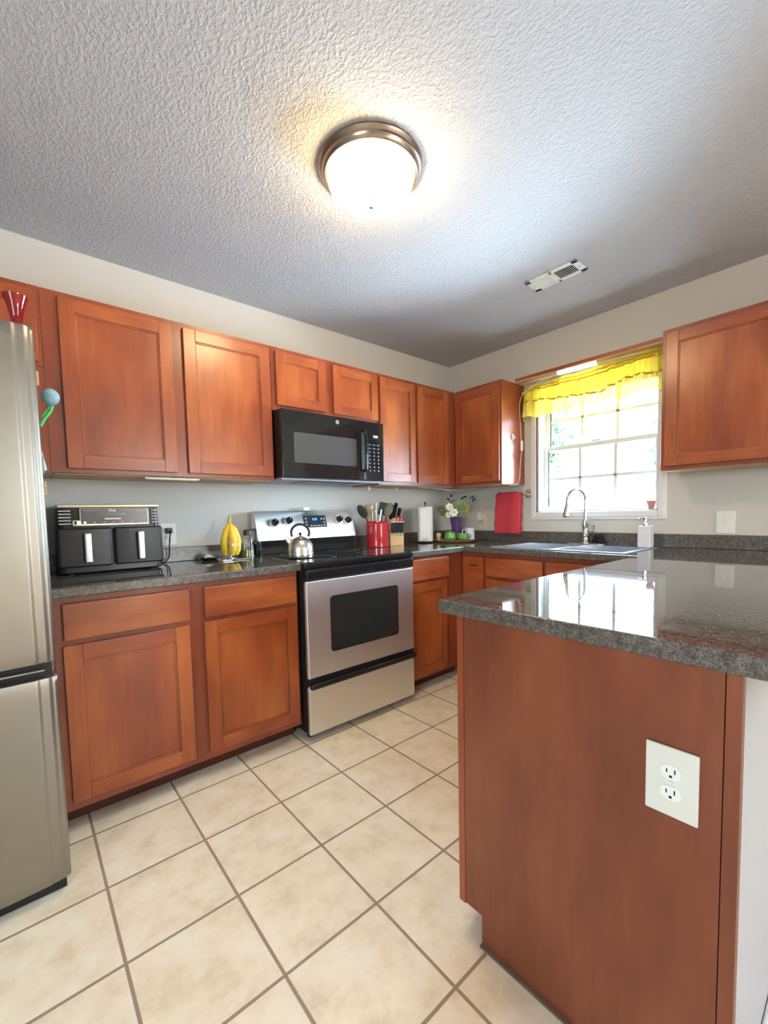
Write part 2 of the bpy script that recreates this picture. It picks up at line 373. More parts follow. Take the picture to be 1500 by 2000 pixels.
# ------------------------------------------------------------------ room shell
b = B(); b.box((-5.7, -6.1, -.05), (.14, .12, 0)); struct(b.make('floor', MTILE, smooth=False), 'beige ceramic tile floor with brown grout')
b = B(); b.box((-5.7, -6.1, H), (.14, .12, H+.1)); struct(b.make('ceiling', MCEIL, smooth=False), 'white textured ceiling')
b = B(); b.box((-5.7, 0, 0), (.14, .12, H)); struct(b.make('wall_back', MWALL, smooth=False), 'greige wall behind the stove')
WY0, WY1, WZ0, WZ1 = -1.64, -.842, 1.157, 2.04
b = B()
b.box((0, -6.1, 0), (.14, WY0, H)); b.box((0, WY1, 0), (.14, 0, H)); b.box((0, WY0, 0), (.14, WY1, WZ0)); b.box((0, WY0, WZ1), (.14, WY1, H))
struct(b.make('wall_right', MWALL, smooth=False), 'greige wall with the sink window')
b = B()   # left wall with an unseen opening added for the fill lamp
b.box((-5.7, -6.1, 0), (-5.58, -4.5, H)); b.box((-5.7, -2.7, 0), (-5.58, 0, H)); b.box((-5.7, -4.5, 0), (-5.58, -2.7, .8)); b.box((-5.7, -4.5, 2.1), (-5.58, -2.7, H))
struct(b.make('wall_left', MWALL, smooth=False))
b = B()  # wall behind the camera; its unseen opening is added for fill light
b.box((-5.7, -6.1, 0), (-1.6, -5.98, H)); b.box((-.3, -6.1, 0), (.14, -5.98, H)); b.box((-1.6, -6.1, 2.05), (-.3, -5.98, H)); b.box((-1.6, -6.1, 0), (-.3, -5.98, .75))
struct(b.make('wall_front', MWALL, smooth=False))
# sink window
w = bpy.data.objects.new('window_1', None); COL.objects.link(w); w.location = (0, -1.24, WZ0); struct(w, 'white double-hung sink window with grid muntins')
b = B()
for (o, i) in ((.048, .030), (.030, .012)):
    t_ = .012 if o > .04 else .020
    b.box((-t_, WY0-o, WZ0-o-.008), (0, WY0, WZ1+o), bev=.004); b.box((-t_, WY1, WZ0-o-.008), (0, WY1+o, WZ1+o), bev=.004)
    b.box((-t_, WY0-.0, WZ0-o-.008), (0, WY1+.0, WZ0), bev=.004); b.box((-t_, WY0, WZ1), (0, WY1, WZ1+o), bev=.004)
b.make('window_casing', MTRIM, w)
b = B()
b.box((0, WY0, WZ0), (.14, WY0+.012, WZ1)); b.box((0, WY1-.012, WZ0), (.14, WY1, WZ1)); b.box((0, WY0, WZ0), (.14, WY1, WZ0+.006)); b.box((0, WY0, WZ1-.012), (.14, WY1, WZ1))
b.make('window_jamb', MTRIM, w)
a0, a1 = WY0+.012, WY1-.012; zm = 1.625
for nm, x0, x1, z0, z1, gz in (('upper_sash', .105, .130, zm-.02, WZ1-.012, 1.83), ('lower_sash', .075, .100, WZ0+.006, zm+.015, 1.40)):
    b = B(); f = .032
    b.box((x0, a0, z0), (x1, a0+f, z1), bev=.003); b.box((x0, a1-f, z0), (x1, a1, z1), bev=.003); b.box((x0, a0+f, z0), (x1, a1-f, z0+f), bev=.003); b.box((x0, a0+f, z1-f), (x1, a1-f, z1), bev=.003)
    s_ = b.make(nm, MTRIM, w)
    b = B()
    for k in (1, 2):
        yy = a0+f+(a1-a0-2*f)*k/3; b.box((x0+.004, yy-.011, z0+f), (x1-.004, yy+.011, z1-f), bev=.003)
    b.box((x0+.004, a0+f, gz-.011), (x1-.004, a1-f, gz+.011), bev=.003)
    b.make('muntin_grid', MTRIM, s_)
    b = B(); b.box(((x0+x1)/2-.0015, a0+f-.004, z0+f-.004), ((x0+x1)/2+.0015, a1-f+.004, z1-f+.004)); b.make('glass_pane', MGLASSW, s_, smooth=False)
b = B(); b.box((.060, -1.27, zm+.010), (.078, -1.21, zm+.028), bev=.004); b.make('sash_lock', MTRIM, w)

# ------------------------------------------------------------------ cabinets
def mapper(face, f):
    if face == 'y': return lambda u, w_, z: (u, f-w_, z)
    if face == 'x': return lambda u, w_, z: (f-w_, u, z)
    if face == '+y': return lambda u, w_, z: (u, f+w_, z)
def bx(b, mp, u0, u1, w0, w1, z0, z1, mat=None, bev=0): b.box(mp(u0, w0, z0), mp(u1, w1, z1), mat, bev)
def shaker(mp, u0, u1, z0, z1, parent, st=.056, name='door', th=.019):
    b = B()
    bx(b, mp, u0, u0+st, .0005, th, z0, z1, MW, .0022); bx(b, mp, u1-st, u1, .0005, th, z0, z1, MW, .0022)
    bx(b, mp, u0+st, u1-st, .0005, th, z1-st, z1, MWH, .0022); bx(b, mp, u0+st, u1-st, .0005, th, z0, z0+st, MWH, .0022)
    # moulded inner edge and recessed panel
    k = .006
    for (p0, p1, q0, q1) in ((u0+st-.001, u0+st+k, z0+st, z1-st), (u1-st-k, u1-st+.001, z0+st, z1-st), (u0+st, u1-st, z0+st-.001, z0+st+k), (u0+st, u1-st, z1-st-k, z1-st+.001)):
        bx(b, mp, p0, p1, .002, th-.005, q0, q1, MW, .002)
    bx(b, mp, u0+st, u1-st, .002, th-.010, z0+st, z1-st, MW)
    return b.make(name, MW, parent)
def slab(mp, u0, u1, z0, z1, parent, name='drawer', th=.019):
    b = B(); bx(b, mp, u0, u1, .0005, th, z0, z1, MWH, .005); return b.make(name, MWH, parent)
def carcass(mp, u0, u1, d, z0, z1, parent, toe=0, light_bottom=False, hollow=False):
    b = B(); zb = z0+toe
    if hollow:
        for (p, q, a_, c_, e_, f_) in ((u0, u0+.016, -d+.001, -.019, zb, z1), (u1-.016, u1, -d+.001, -.019, zb, z1), (u0, u1, -d+.001, -.019, zb, zb+.016), (u0, u1, -d+.001, -d+.008, zb, z1)): bx(b, mp, p, q, a_, c_, e_, f_, MWD)
    else: bx(b, mp, u0, u1, -d+.001, -.019, zb, z1, MWD)
    b.make('carcass', MWD, parent, smooth=False)
    if light_bottom:
        b = B(); bx(b, mp, u0+.012, u1-.012, -d+.01, -.021, zb-.004, zb-.0005, MLW); b.make('bottom_panel', MLW, parent, smooth=False, label='pale unfinished wood underside')
    if toe:
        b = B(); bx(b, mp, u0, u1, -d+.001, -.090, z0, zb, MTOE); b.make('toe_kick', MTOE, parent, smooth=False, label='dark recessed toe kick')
def frame(mp, u0, u1, z0, z1, parent, stiles, rails=()):
    b = B()
    for (p, q) in stiles: bx(b, mp, p, q, -.019, 0, z0, z1, MWD, .001)
    for (p, q) in [(z0, z0+.036), (z1-.036, z1)]+list(rails): bx(b, mp, u0+.001, u1-.001, -.0185, -.0003, p, q, MWD)
    b.make('face_frame', MWD, parent)
def upper(name, label, face, u0, u1, doors, z0=UB, z1=UT, dz0=1.393, dz1=2.092, stiles=None, f=-.305, d=.305, hinge=False):
    mp = mapper(face, f); c = mp((u0+u1)/2, -d/2, z0); t = thing(name, label, 'cabinet', c, 'wall cabinets')
    carcass(mp, u0, u1, d, z0, z1, t, 0, True)
    frame(mp, u0, u1, z0, z1, t, stiles or [(u0, u0+.038), (u1-.038, u1)])
    for (p, q) in doors: shaker(mp, p, q, dz0, dz1, t)
    return t
upper('wall_cabinet', 'short cherry wall cabinet above the refrigerator', 'y', -3.86, -2.8945, [(-3.845, -3.40), (-3.385, -2.908)], z0=1.80, dz0=1.815)
wc2 = upper('wall_cabinet', 'wide two-door cherry wall cabinet above the air fryer and bananas', 'y', -2.8935, -1.888, [(-2.836, -2.402), (-2.350, -1.902)],
      stiles=[(-2.8935, -2.80), (-2.43, -2.32), (-1.93, -1.888)])
b = B(); b.box((-2.944, -.3045, UB), (-2.894, -.002, 1.799), MWD, .001); b.make('filler_strip', MWD, wc2)
upper('wall_cabinet', 'short two-door cherry wall cabinet above the black microwave', 'y', -1.886, -1.116, [(-1.862, -1.532), (-1.478, -1.120)], z0=1.765, dz0=1.796,
      stiles=[(-1.886, -1.84), (-1.55, -1.46), (-1.14, -1.116)])
upper('wall_cabinet', 'two-door cherry wall cabinet above the knife block, right of the microwave', 'y', -1.114, -.306, [(-1.102, -.765), (-.744, -.404)],
      stiles=[(-1.114, -1.08), (-.79, -.72), (-.43, -.306)])
upper('wall_cabinet', 'single-door cherry wall cabinet left of the window above the red towel', 'x', -.735, -.307, [(-.724, -.330)], stiles=[(-.735, -.70), (-.35, -.307)])
upper('wall_cabinet', 'large cherry wall cabinet right of the window above the light switch', 'x', -2.80, -1.7365, [(-2.30, -1.757), (-2.785, -2.32)],
      stiles=[(-2.80, -2.76), (-2.34, -2.28), (-1.78, -1.7365)])
TK = .085; CZ = ZC-CT-.0005
def base(name, label, face, u0, u1, units, f=-.61, d=.61, stiles=None, toe=TK, hollow=False):
    mp = mapper(face, f); t = thing(name, label, 'cabinet', mp((u0+u1)/2, -d/2, 0), 'base cabinets')
    carcass(mp, u0, u1, d, 0, CZ, t, toe, False, hollow)
    frame(mp, u0, u1, toe, CZ, t, stiles or [(u0, u0+.038), (u1-.038, u1)], [(.70, .745)])
    for (kind, p, q, a_, c_) in units:
        if kind == 'door': shaker(mp, p, q, a_, c_, t, st=.058)
        elif kind == 'drawer': slab(mp, p, q, a_, c_, t)
        elif kind == 'false': slab(mp, p, q, a_, c_, t, 'false_front')
        elif kind == 'board':
            slab(mp, p, q, a_, c_, t, 'pull_out_board')
    return t
base('base_cabinet', 'cherry base cabinet with two drawers over two doors, between refrigerator and stove', 'y', -2.938, -1.938,
     [('drawer', -2.908, -2.466, .732, .869), ('drawer', -2.405, -1.951, .732, .869), ('door', -2.912, -2.472, .118, .712), ('door', -2.410, -1.955, .118, .712)],
     stiles=[(-2.938, -2.885), (-2.50, -2.38), (-1.98, -1.938)])
base('base_cabinet', 'cherry corner base cabinet with one drawer over one door, right of the stove', 'y', -1.163, -.611,
     [('drawer', -1.150, -.770, .737, .872), ('door', -1.150, -.795, .110, .719)], stiles=[(-1.163, -1.13), (-.82, -.611)])
sb = base('base_cabinet', 'cherry sink base cabinet under the window with false drawer fronts', 'x', -1.740, -.612,
     [('board', -.802, -.634, .12, .862), ('false', -1.228, -.820, .737, .864), ('false', -1.665, -1.246, .737, .864), ('door', -1.228, -.820, .110, .719), ('door', -1.665, -1.246, .110, .719)],
     stiles=[(-1.740, -1.64), (-1.26, -1.21), (-.84, -.612)], hollow=True)
b = B(); mp = mapper('x', -.629); bx(b, mp, -.755, -.690, .0003, .0022, .800, .808, MDARK); b.make('finger_slot', MDARK, sb)
# peninsula cabinet: end panel faces the camera
PX = -2.118; PYK = -1.7985; PYB = -2.397
t = thing('peninsula_cabinet', 'cherry peninsula cabinet with a plain wood end panel, in the right foreground', 'cabinet', ((PX-.01)/2, (PYK+PYB)/2, 0), 'base cabinets')
b = B(); b.box((PX+.02, PYB+.014, 0), (-.60, PYK-.075, CZ)); b.box((PX+.02, PYK-.02, TK), (-.66, PYK-.076, CZ)); b.make('carcass', MWD, t, smooth=False)
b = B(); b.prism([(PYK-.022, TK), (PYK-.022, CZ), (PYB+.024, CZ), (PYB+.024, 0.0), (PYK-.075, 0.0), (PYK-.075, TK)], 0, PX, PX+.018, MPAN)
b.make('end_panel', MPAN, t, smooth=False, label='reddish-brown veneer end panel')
b = B(); b.box((PX-.002, PYK-.021, TK-.003), (PX+.04, PYK, CZ), MWD, .0015)
for xx in (-1.62, -1.14, -.66): b.box((xx-.02, PYK-.019, TK), (xx+.02, PYK, CZ), MWD, .001)
b.box((PX+.04, PYK-.019, TK), (-.64, PYK-.0005, TK+.036), MWD); b.box((PX+.04, PYK-.019, CZ-.036), (-.64, PYK-.0005, CZ), MWD); b.make('face_frame', MWD, t)
b = B(); b.box((PX-.001, PYB, 0), (PX+.02, PYB+.0225, CZ), MPAN, .0015); b.make('corner_strip', MPAN, t)
b = B(); b.box((PX+.021, PYB, .0), (-.012, PYB+.013, CZ)); b.make('back_panel', painted('back_panel_paint', (.46, .44, .43), 220, .1, .002), t, smooth=False, label='light painted back panel')
b = B(); b.box((PX+.004, PYB-.012, 0), (-.012, PYB-.0005, .019), MTRIM, .005); b.make('shoe_moulding', MTRIM, t, label='white strip along the floor')
b = B(); b.box((PX-.010, PYB-.002, 0), (PX-.0005, PYK-.074, .006)); b.make('floor_caulk', plain('dark_caulk', (.17, .125, .075), .8, noise_amt=.2), t, label='dark line of caulk along the tiles')
mp = mapper('+y', PYK)
for (p, q) in ((PX+.05, -1.645), (-1.595, -1.165), (-1.115, -.69)):
    slab(mp, p, q, .737, .869, t); shaker(mp, p, q, .115, .719, t, st=.058)

# ------------------------------------------------------------------ worktops
def worktop(cells, name, parent, z0, z1):
    """cells: set of rectangles (x0,x1,y0,y1) sharing edges -> one slab with rounded outer top edge"""
    xs = sorted({c[0] for c in cells} | {c[1] for c in cells}); ys = sorted({c[2] for c in cells} | {c[3] for c in cells})
    b = B(); V = {}
    def v(x, y):
        if (x, y) not in V: V[(x, y)] = b.bm.verts.new((x, y, z1))
        return V[(x, y)]
    for i in range(len(xs)-1):
        for j in range(len(ys)-1):
            cx, cy = (xs[i]+xs[i+1])/2, (ys[j]+ys[j+1])/2
            if any(c[0] < cx < c[1] and c[2] < cy < c[3] for c in cells):
                b.bm.faces.new([v(xs[i], ys[j]), v(xs[i+1], ys[j]), v(xs[i+1], ys[j+1]), v(xs[i], ys[j+1])])
    r = bmesh.ops.extrude_face_region(b.bm, geom=list(b.bm.faces))
    bmesh.ops.translate(b.bm, verts=[g for g in r['geom'] if isinstance(g, bmesh.types.BMVert)], vec=(0, 0, z0-z1))
    bmesh.ops.recalc_face_normals(b.bm, faces=b.bm.faces)
    bmesh.ops.dissolve_limit(b.bm, angle_limit=.01, verts=b.bm.verts, edges=b.bm.edges)
    es = [e for e in b.bm.edges if len(e.link_faces) == 2 and e.calc_face_angle(0) > 1]
    bmesh.ops.bevel(b.bm, geom=es, offset=.006, segments=3, profile=.5, affect='EDGES')
    i0 = b.mi(MGR); i1 = b.mi(MGRE); b.bm.normal_update()
    for f in b.bm.faces: f.material_index = i0 if abs(f.normal.z) > .9 else i1
    b.bev = True
    return b.make(name, MGR, parent)
SX0, SX1, SY0, SY1 = -.575, -.125, -1.655, -.855     # sink cut-out
wt = thing('countertop', 'speckled dark granite-look countertop between the refrigerator and the stove', 'countertop', (-2.45, -.33, ZC))
worktop([(-2.942, -1.934, -.653, -.001)], 'slab', wt, ZC-CT, ZC)
b = B(); b.box((-2.942, -.020, ZC), (-1.934, -.001, ZC+.080), MGRE, .004); b.make('backsplash', MGRE, wt)
wt2 = thing('countertop', 'speckled dark granite-look countertop wrapping the sink corner and the peninsula', 'countertop', (-1.0, -1.3, ZC))
PCX = -2.132; PY0 = -1.742; PY1 = -2.74
cells = [(-1.166, -.653, -.653, -.001), (-.653, -.001, -.653, -.001), (-.653, SX0, PY0, -.653), (SX1, -.001, PY0, -.653), (SX0, SX1, SY1, -.653), (SX0, SX1, PY0, SY0), (PCX, -.653, PY1, PY0), (-.653, -.001, PY1, PY0)]
worktop(cells, 'slab', wt2, ZC-CT, ZC)
b = B(); b.box((-1.166, -.020, ZC), (-.021, -.001, ZC+.080), MGRE, .004); b.box((-.020, PY1, ZC), (-.001, -.001, ZC+.080), MGRE, .004); b.make('backsplash', MGRE, wt2)

# ------------------------------------------------------------------ refrigerator
FX = -2.945; FY = -.93; FW = .91
fr = thing('refrigerator', 'tall brushed-steel bottom-freezer refrigerator at the left edge', 'refrigerator', (FX-FW/2, -.48, 0))
b = B(); b.box((FX-FW+.004, FY+.075, .035), (FX-.004, -.04, 1.735), plain('fridge_cabinet_grey', (.16, .16, .165), .5, noise_amt=.05), .004); b.make('cabinet', None, fr)
def door_profile(z0, z1, name, lab=None):
    b = B(); n = 60; zs = [z0, z0+.004, z0+.02, z0+.05]+[z0+.05+(z1-z0-.10)*k/6 for k in range(1, 6)]+[z1-.05, z1-.02, z1-.004, z1]
    def prof(u):   # u 0..1 across; distance in front of the back plane
        e = min(u, 1-u)*FW
        base_ = .066+.012*math.sqrt(max(0, 1-(2*u-1)**2))
        sm = lambda q: max(0, min(1, q))**2*(3-2*max(0, min(1, q)))
        base_ -= .0030*(1-sm((e-.040)/.012))+.0042*(1-sm((e-.012)/.012))
        if e < .006: base_ -= .006*(1-e/.006)
        return base_
    us = [0, .002, .004, .007]+[.010+.0022*k for k in range(24)]+[.07, .085]; us = us+[.085+(.83)*k/30 for k in range(1, 30)]+[1-q for q in us[::-1]]
    rows = []
    for k, z in enumerate(zs):
        inset = {0: .012, 1: .004, 2: .0015, len(zs)-1: .012, len(zs)-2: .004, len(zs)-3: .0015}.get(k, 0)
        rows.append([b.bm.verts.new((FX-FW*(1-u), FY+.078-prof(u)+inset, z)) for u in us])
    for r0, r1 in zip(rows, rows[1:]):
        for i in range(len(us)-1): b.bm.faces.new([r0[i], r0[i+1], r1[i+1], r1[i]])
    back = [[b.bm.verts.new((FX-FW*(1-u), FY+.074, z)) for u in (0, 1)] for z in (z0, z1)]
    b.bm.faces.new([back[0][0], back[1][0]]+[rows[k][0] for k in range(len(zs)-1, -1, -1)])
    b.bm.faces.new([back[0][1], back[1][1]]+[rows[k][-1] for k in range(len(zs)-1, -1, -1)])
    b.bm.faces.new([back[0][0], back[0][1]]+rows[0][::-1]); b.bm.faces.new([back[1][0], back[1][1]]+rows[-1][::-1])
    b.bm.faces.new([back[0][0], back[0][1], back[1][1], back[1][0]])
    for f in b.bm.faces: f.material_index = 0
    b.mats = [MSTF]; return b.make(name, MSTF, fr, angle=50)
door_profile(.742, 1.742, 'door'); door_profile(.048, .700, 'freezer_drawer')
b = B(); b.box((FX-FW+.01, FY+.040, .695), (FX-.012, FY+.078, .748), MBLM); b.box((FX-FW+.02, FY+.018, .718), (FX-.03, FY+.040, .724), MSTF, .002); b.make('handle_recess', MBLM, fr, label='dark finger groove between door and drawer')
b = B(); b.box((FX-FW+.01, FY+.045, .004), (FX-.012, -.06, .045), MBLM); b.make('base_grille', plain('grille_grey', (.20, .20, .21), .5, noise_amt=.05), fr)

# ------------------------------------------------------------------ stove
SL, SR, SYF = -1.930, -1.171, -.655
st = thing('stove', 'freestanding stainless electric stove with a black glass cooktop', 'stove', ((SL+SR)/2, -.33, 0))
b = B(); b.box((SL, SYF, .045), (SR, -.02, .905), MBLM, .002); b.make('body', MBLM, st, label='black side panels')
b = B(); b.box((SL-.002, -.683, .903), (SR+.002, -.07, .936), MBLG, .010, 3); ck = b.make('cooktop', MBLG, st, label='black glass cooktop')
for (x, y, r) in ((-1.74, -.50, .105), (-1.36, -.50, .085), (-1.74, -.22, .075), (-1.36, -.22, .105)):
    b = B(); b.lathe([(r, .9363), (r-.0015, .9366), (r-.003, .9363)], (x, y, 0), 48, MPRT); b.make('burner_ring', MPRT, ck)
dr = None
def rrect(u0, u1, z0, z1, r, n=6):
    p = []
    for (cx, cz, a) in ((u1-r, z1-r, 0), (u0+r, z1-r, 90), (u0+r, z0+r, 180), (u1-r, z0+r, 270)):
        for k in range(n+1):
            t_ = math.radians(a+90*k/n); p.append((cx+r*math.cos(t_), cz+r*math.sin(t_)))
    return p
b = B(); b.box((SL+.003, -.682, .335), (SR-.003, SYF-.001, .840), MST, .007, 3); od = b.make('oven_door', MST, st)
wx0, wx1, wz0, wz1 = -1.783, -1.307, .455, .745
b = B(); b.prism(rrect(wx0, wx1, wz0, wz1, .018), 1, -.6845, -.681, MGLS); b.make('oven_window', MGLS, od)
b = B(); b.prism(rrect(wx0-.004, wx1+.004, wz0-.004, wz1+.004, .021), 1, -.6832, -.680, MBLM); b.make('window_gasket', MBLM, od)
b = B(); b.box((SL+.003, -.690, .842), (SR-.003, SYF-.001, .900), MBLG, .012, 3); b.make('door_handle', MBLG, od, label='wide black bar handle')
b = B(); b.box((SL+.003, -.680, .040), (SR-.003, SYF-.001, .300), MST, .006, 3); dw = b.make('storage_drawer', MST, st)
b = B(); b.box((SL+.002, -.676, .292), (SR-.002, SYF-.001, .336), MBLM); b.box((SL+.004, -.708, .284), (SR-.004, -.676, .312), MBLG, .010, 3); b.make('drawer_handle', MBLG, dw, label='black bar handle')
for (x, y) in ((SL+.05, -.60), (SR-.05, -.60), (SL+.05, -.08), (SR-.05, -.08)):
    b = B(); b.cyl((x, y, 0), (x, y, .012), .019, .019, 16); b.cyl((x, y, .012), (x, y, .05), .008, .008, 12); b.make('levelling_foot', MBLM, st)
# backguard
b = B(); b.box((SL+.008, -.105, .936), (SR-.008, -.025, 1.030), MBLG, .004)
b.make('lower_backguard', MBLG, st, label='black glossy lower backguard')
b = B(); b.prism([(-.118, 1.022), (-.118, 1.032), (-.072, 1.192), (-.062, 1.203), (-.024, 1.203), (-.024, 1.022)], 0, SL+.016, SR-.012, MST); bg = b.make('control_panel', MST, st)
tilt = math.atan2(.046, .160)
def onpan(x, z, w_=0):   # point on the tilted face
    s_ = (z-1.032)/.160; return Vector((x, -.118+.046*s_-w_*math.cos(tilt), z-w_*math.sin(tilt)*-1))
nrm = Vector((0, -math.cos(tilt), math.sin(tilt)))
for (x, z) in ((-1.790, 1.130), (-1.690, 1.140), (-1.300, 1.140), (-1.226, 1.133)):
    b = B(); p = onpan(x, z); b.cyl(p, p+nrm*.004, .030, .029, 32, MST)
    b.cyl(p+nrm*.004, p+nrm*.024, .023, .020, 32, MBLM); q = p+nrm*.026
    b.box((-.005, -.021, -.004), (.005, .021, .004), MBLG, .002, xf=Matrix.Translation(q) @ nrm.to_track_quat('Z', 'Y').to_matrix().to_4x4())
    kb = b.make('knob', MBLM, bg, label='black round burner knob')
    b = B(); b.box((-.0012, .004, .0), (.0012, .019, .0012), MPL, xf=Matrix.Translation(q+nrm*.004) @ nrm.to_track_quat('Z', 'Y').to_matrix().to_4x4()); b.make('pointer', MPL, kb)
def panbox(x0, x1, z0, z1, th, mat, name, parent):
    b = B(); p = onpan((x0+x1)/2, (z0+z1)/2)
    b.box((-(x1-x0)/2, -(z1-z0)/2/math.cos(tilt), -.001), ((x1-x0)/2, (z1-z0)/2/math.cos(tilt), th), mat, .001, xf=Matrix.Translation(p) @ Matrix.Rotation(PI/2-tilt, 4, 'X'))
    return b.make(name, mat, parent)
dp = panbox(-1.580, -1.410, 1.092, 1.170, .004, MBLM, 'display', bg)
panbox(-1.538, -1.462, 1.126, 1.160, .0046, plain('display_blue', (.01, .03, .10), .2, noise_amt=.1), 'screen', dp)
text('9:29', .022, onpan(-1.500, 1.143, .0062), (PI/2-tilt, 0, 0), MDIGB, dp, 'clock_digits')
for k in range(5): panbox(-1.540+.020*k, -1.526+.020*k, 1.098, 1.106, .0048, MPRT, 'button', dp)
for (x, z) in ((-1.566, 1.150), (-1.566, 1.128), (-1.566, 1.108), (-1.446, 1.146), (-1.425, 1.146), (-1.428, 1.124), (-1.428, 1.104)): panbox(x-.006, x+.006, z-.006, z+.006, .0048, MPRT, 'button', dp)
panbox(-1.77, -1.22, 1.066, 1.069, .0012, MPRT, 'trim_line', bg)
b = B(); b.box((-1.565, -.060, 1.2035), (-1.515, -.034, 1.226), MPL, .003); tag(b.make('timer_box', MPL, None, origin=(-1.54, -.047, 1.2035)), 'small white plastic box resting on top of the stove backguard', 'box')

# ------------------------------------------------------------------ microwave
MX0, MX1, MZ0, MZ1, MYF = -1.880, -1.138, 1.387, 1.762, -.392
mw = thing('microwave', 'black over-the-range microwave under the short wall cabinet', 'microwave', ((MX0+MX1)/2, -.2, MZ0), None)
b = B(); b.box((MX0, MYF+.028, MZ0), (MX1, -.002, MZ1-.001), MBLM, .003); b.make('housing', MBLM, mw)
b = B(); b.box((MX0, MYF, MZ0), (-1.298, MYF+.027, MZ1-.001), MBLG, .005, 3); md = b.make('door', MBLG, mw)
b = B(); b.prism(rrect(-1.805, -1.365, 1.470, 1.640, .012), 1, MYF-.0012, MYF+.004, MMWW); b.make('door_window', MMWW, md)
b = B(); b.prism([(-1.328, 1.435), (-1.328, 1.690), (-1.300, 1.705), (-1.300, 1.430)], 1, MYF-.004, MYF+.001, MBLM)
b.tube([(-1.312, MYF-.004, 1.445), (-1.312, MYF-.030, 1.455), (-1.312, MYF-.036, 1.52), (-1.312, MYF-.036, 1.63), (-1.312, MYF-.030, 1.685), (-1.312, MYF-.004, 1.695)], .010, 12, MBLG); b.make('door_handle', MBLG, md)
b = B(); b.lathe([(0, .002), (.010, .002), (.0125, .001), (.0125, -.001)], (-1.505, MYF, 1.728), 32, MPRT, axis='y', rot=Matrix.Rotation(PI/2, 3, 'X')); lg = b.make('round_emblem', MPRT, md, label='small round silver emblem')
b = B(); b.lathe([(.0098, .0024), (.0090, .0028), (.0082, .0024)], (-1.505, MYF, 1.728), 32, MBLM, rot=Matrix.Rotation(PI/2, 3, 'X'))
b.tube([(-1.510, MYF-.0026, 1.731), (-1.507, MYF-.0026, 1.7335), (-1.507, MYF-.0026, 1.727), (-1.511, MYF-.0026, 1.724), (-1.504, MYF-.0026, 1.7275), (-1.501, MYF-.0026, 1.733), (-1.501, MYF-.0026, 1.723), (-1.498, MYF-.0026, 1.727)], .0006, 6, MBLM); b.make('monogram', MBLM, lg)
b = B(); b.box((-1.296, MYF, MZ0), (MX1, MYF+.027, MZ1-.001), MBLG, .005, 3); cp = b.make('control_panel', MBLG, mw)
b = B(); b.box((-1.235, MYF-.001, 1.655), (-1.180, MYF+.002, 1.680), MDARK, .001); b.make('clock_window', MDARK, cp)
text('9:29', .021, (-1.208, MYF-.0014, 1.668), FACE_Y, MDIG, cp, 'clock_digits')
MBTN = plain('button_grey', (.10, .10, .115), .3, noise_amt=.05)
for r_ in range(8):
    for c_ in range(3):
        x = -1.258+.036*c_; z = 1.615-.0235*r_
        b = B()
        if r_ < 2: b.box((x-.011, MYF-.0008, z-.004), (x+.011, MYF+.001, z+.004), MPRT, .001)
        else: b.cyl((x, MYF+.001, z), (x, MYF-.0008, z), .0062, .0062, 14, MPRT)
        b.mats = [MBTN]; b.make('button', MBTN, cp)
b = B(); b.box((MX0+.01, MYF+.035, MZ0-.012), (MX1-.01, -.02, MZ0-.0005), MPRT, .003)
b.box((-1.70, MYF+.07, MZ0-.015), (-1.30, -.14, MZ0-.0125), MBLM, .001); b.make('vent_grille', MPRT, mw, label='grey underside with filter')

# ------------------------------------------------------------------ ceiling light and vent
LX, LY = -1.935, -1.262
cl = thing('ceiling_light', 'lit flush-mount ceiling light with a frosted dome and bronze ring', 'lamp', (LX, LY, H))
b = B(); b.lathe([(.0, H-.001), (.192, H-.001), (.194, H-.008), (.187, H-.018), (.182, H-.021), (.178, H-.032), (.171, H-.037), (.162, H-.036), (.159, H-.028)], (LX, LY, 0), 64, MDRK); b.make('metal_ring', MDRK, cl, label='bronze stepped ring')
b = B(); pr = [(.158, H-.030)]+[(.160*math.cos(a*PI/36)**.75, H-.034-.096*math.sin(a*PI/36)) for a in range(1, 18)]+[(0, H-.130)]
b.lathe(pr, (LX, LY, 0), 64, MDOME); b.make('glass_dome', MDOME, cl, label='glowing frosted glass dome')
b = B(); b.lathe([(0, H-.146), (.008, H-.143), (.012, H-.136), (.008, H-.130), (0, H-.127)], (LX, LY, 0), 16, MCHAMP); b.make('finial', MCHAMP, cl)
vt = thing('ceiling_vent', 'white rectangular ceiling air vent with two louvre banks', 'vent', (-.68, -1.327, H))
vx0, vx1, vy0, vy1 = -.751, -.610, -1.475, -1.180
b = B()
for (a_, c_) in (((vx0, vy0), (vx0+.026, vy1)), ((vx1-.026, vy0), (vx1, vy1)), ((vx0, vy0), (vx1, vy0+.034)), ((vx0, vy1-.034), (vx1, vy1)), ((vx0, -1.334), (vx1, -1.320))):
    b.box((*a_, H-.007), (*c_, H-.0005), MTRIM, .002)
b.make('frame', MTRIM, vt)
b = B(); b.box((vx0+.02, vy0+.03, H-.0012), (vx1-.02, vy1-.03, H-.0006), MDARK); b.make('duct_opening', MDARK, vt, label='dark gap behind the louvres')
for bank, (y0_, y1_, ang) in enumerate(((vy0+.034, -1.334, 38), (-1.320, vy1-.034, -38))):
    n = 11
    for k in range(n):
        y = y0_+(y1_-y0_)*(k+.5)/n; b = B()
        b.box((vx0+.026, -.0052, -.0004), (vx1-.026, .0052, .0004), MTRIM, xf=Matrix.Translation((0, y, H-.0050)) @ Matrix.Rotation(math.radians(ang), 4, 'X')); b.make('louvre', MTRIM, vt)
b = B(); b.box((-.690, vy1-.030, H-.016), (-.684, vy1-.012, H-.007), MTRIM, .001); b.make('lever', MTRIM, vt)
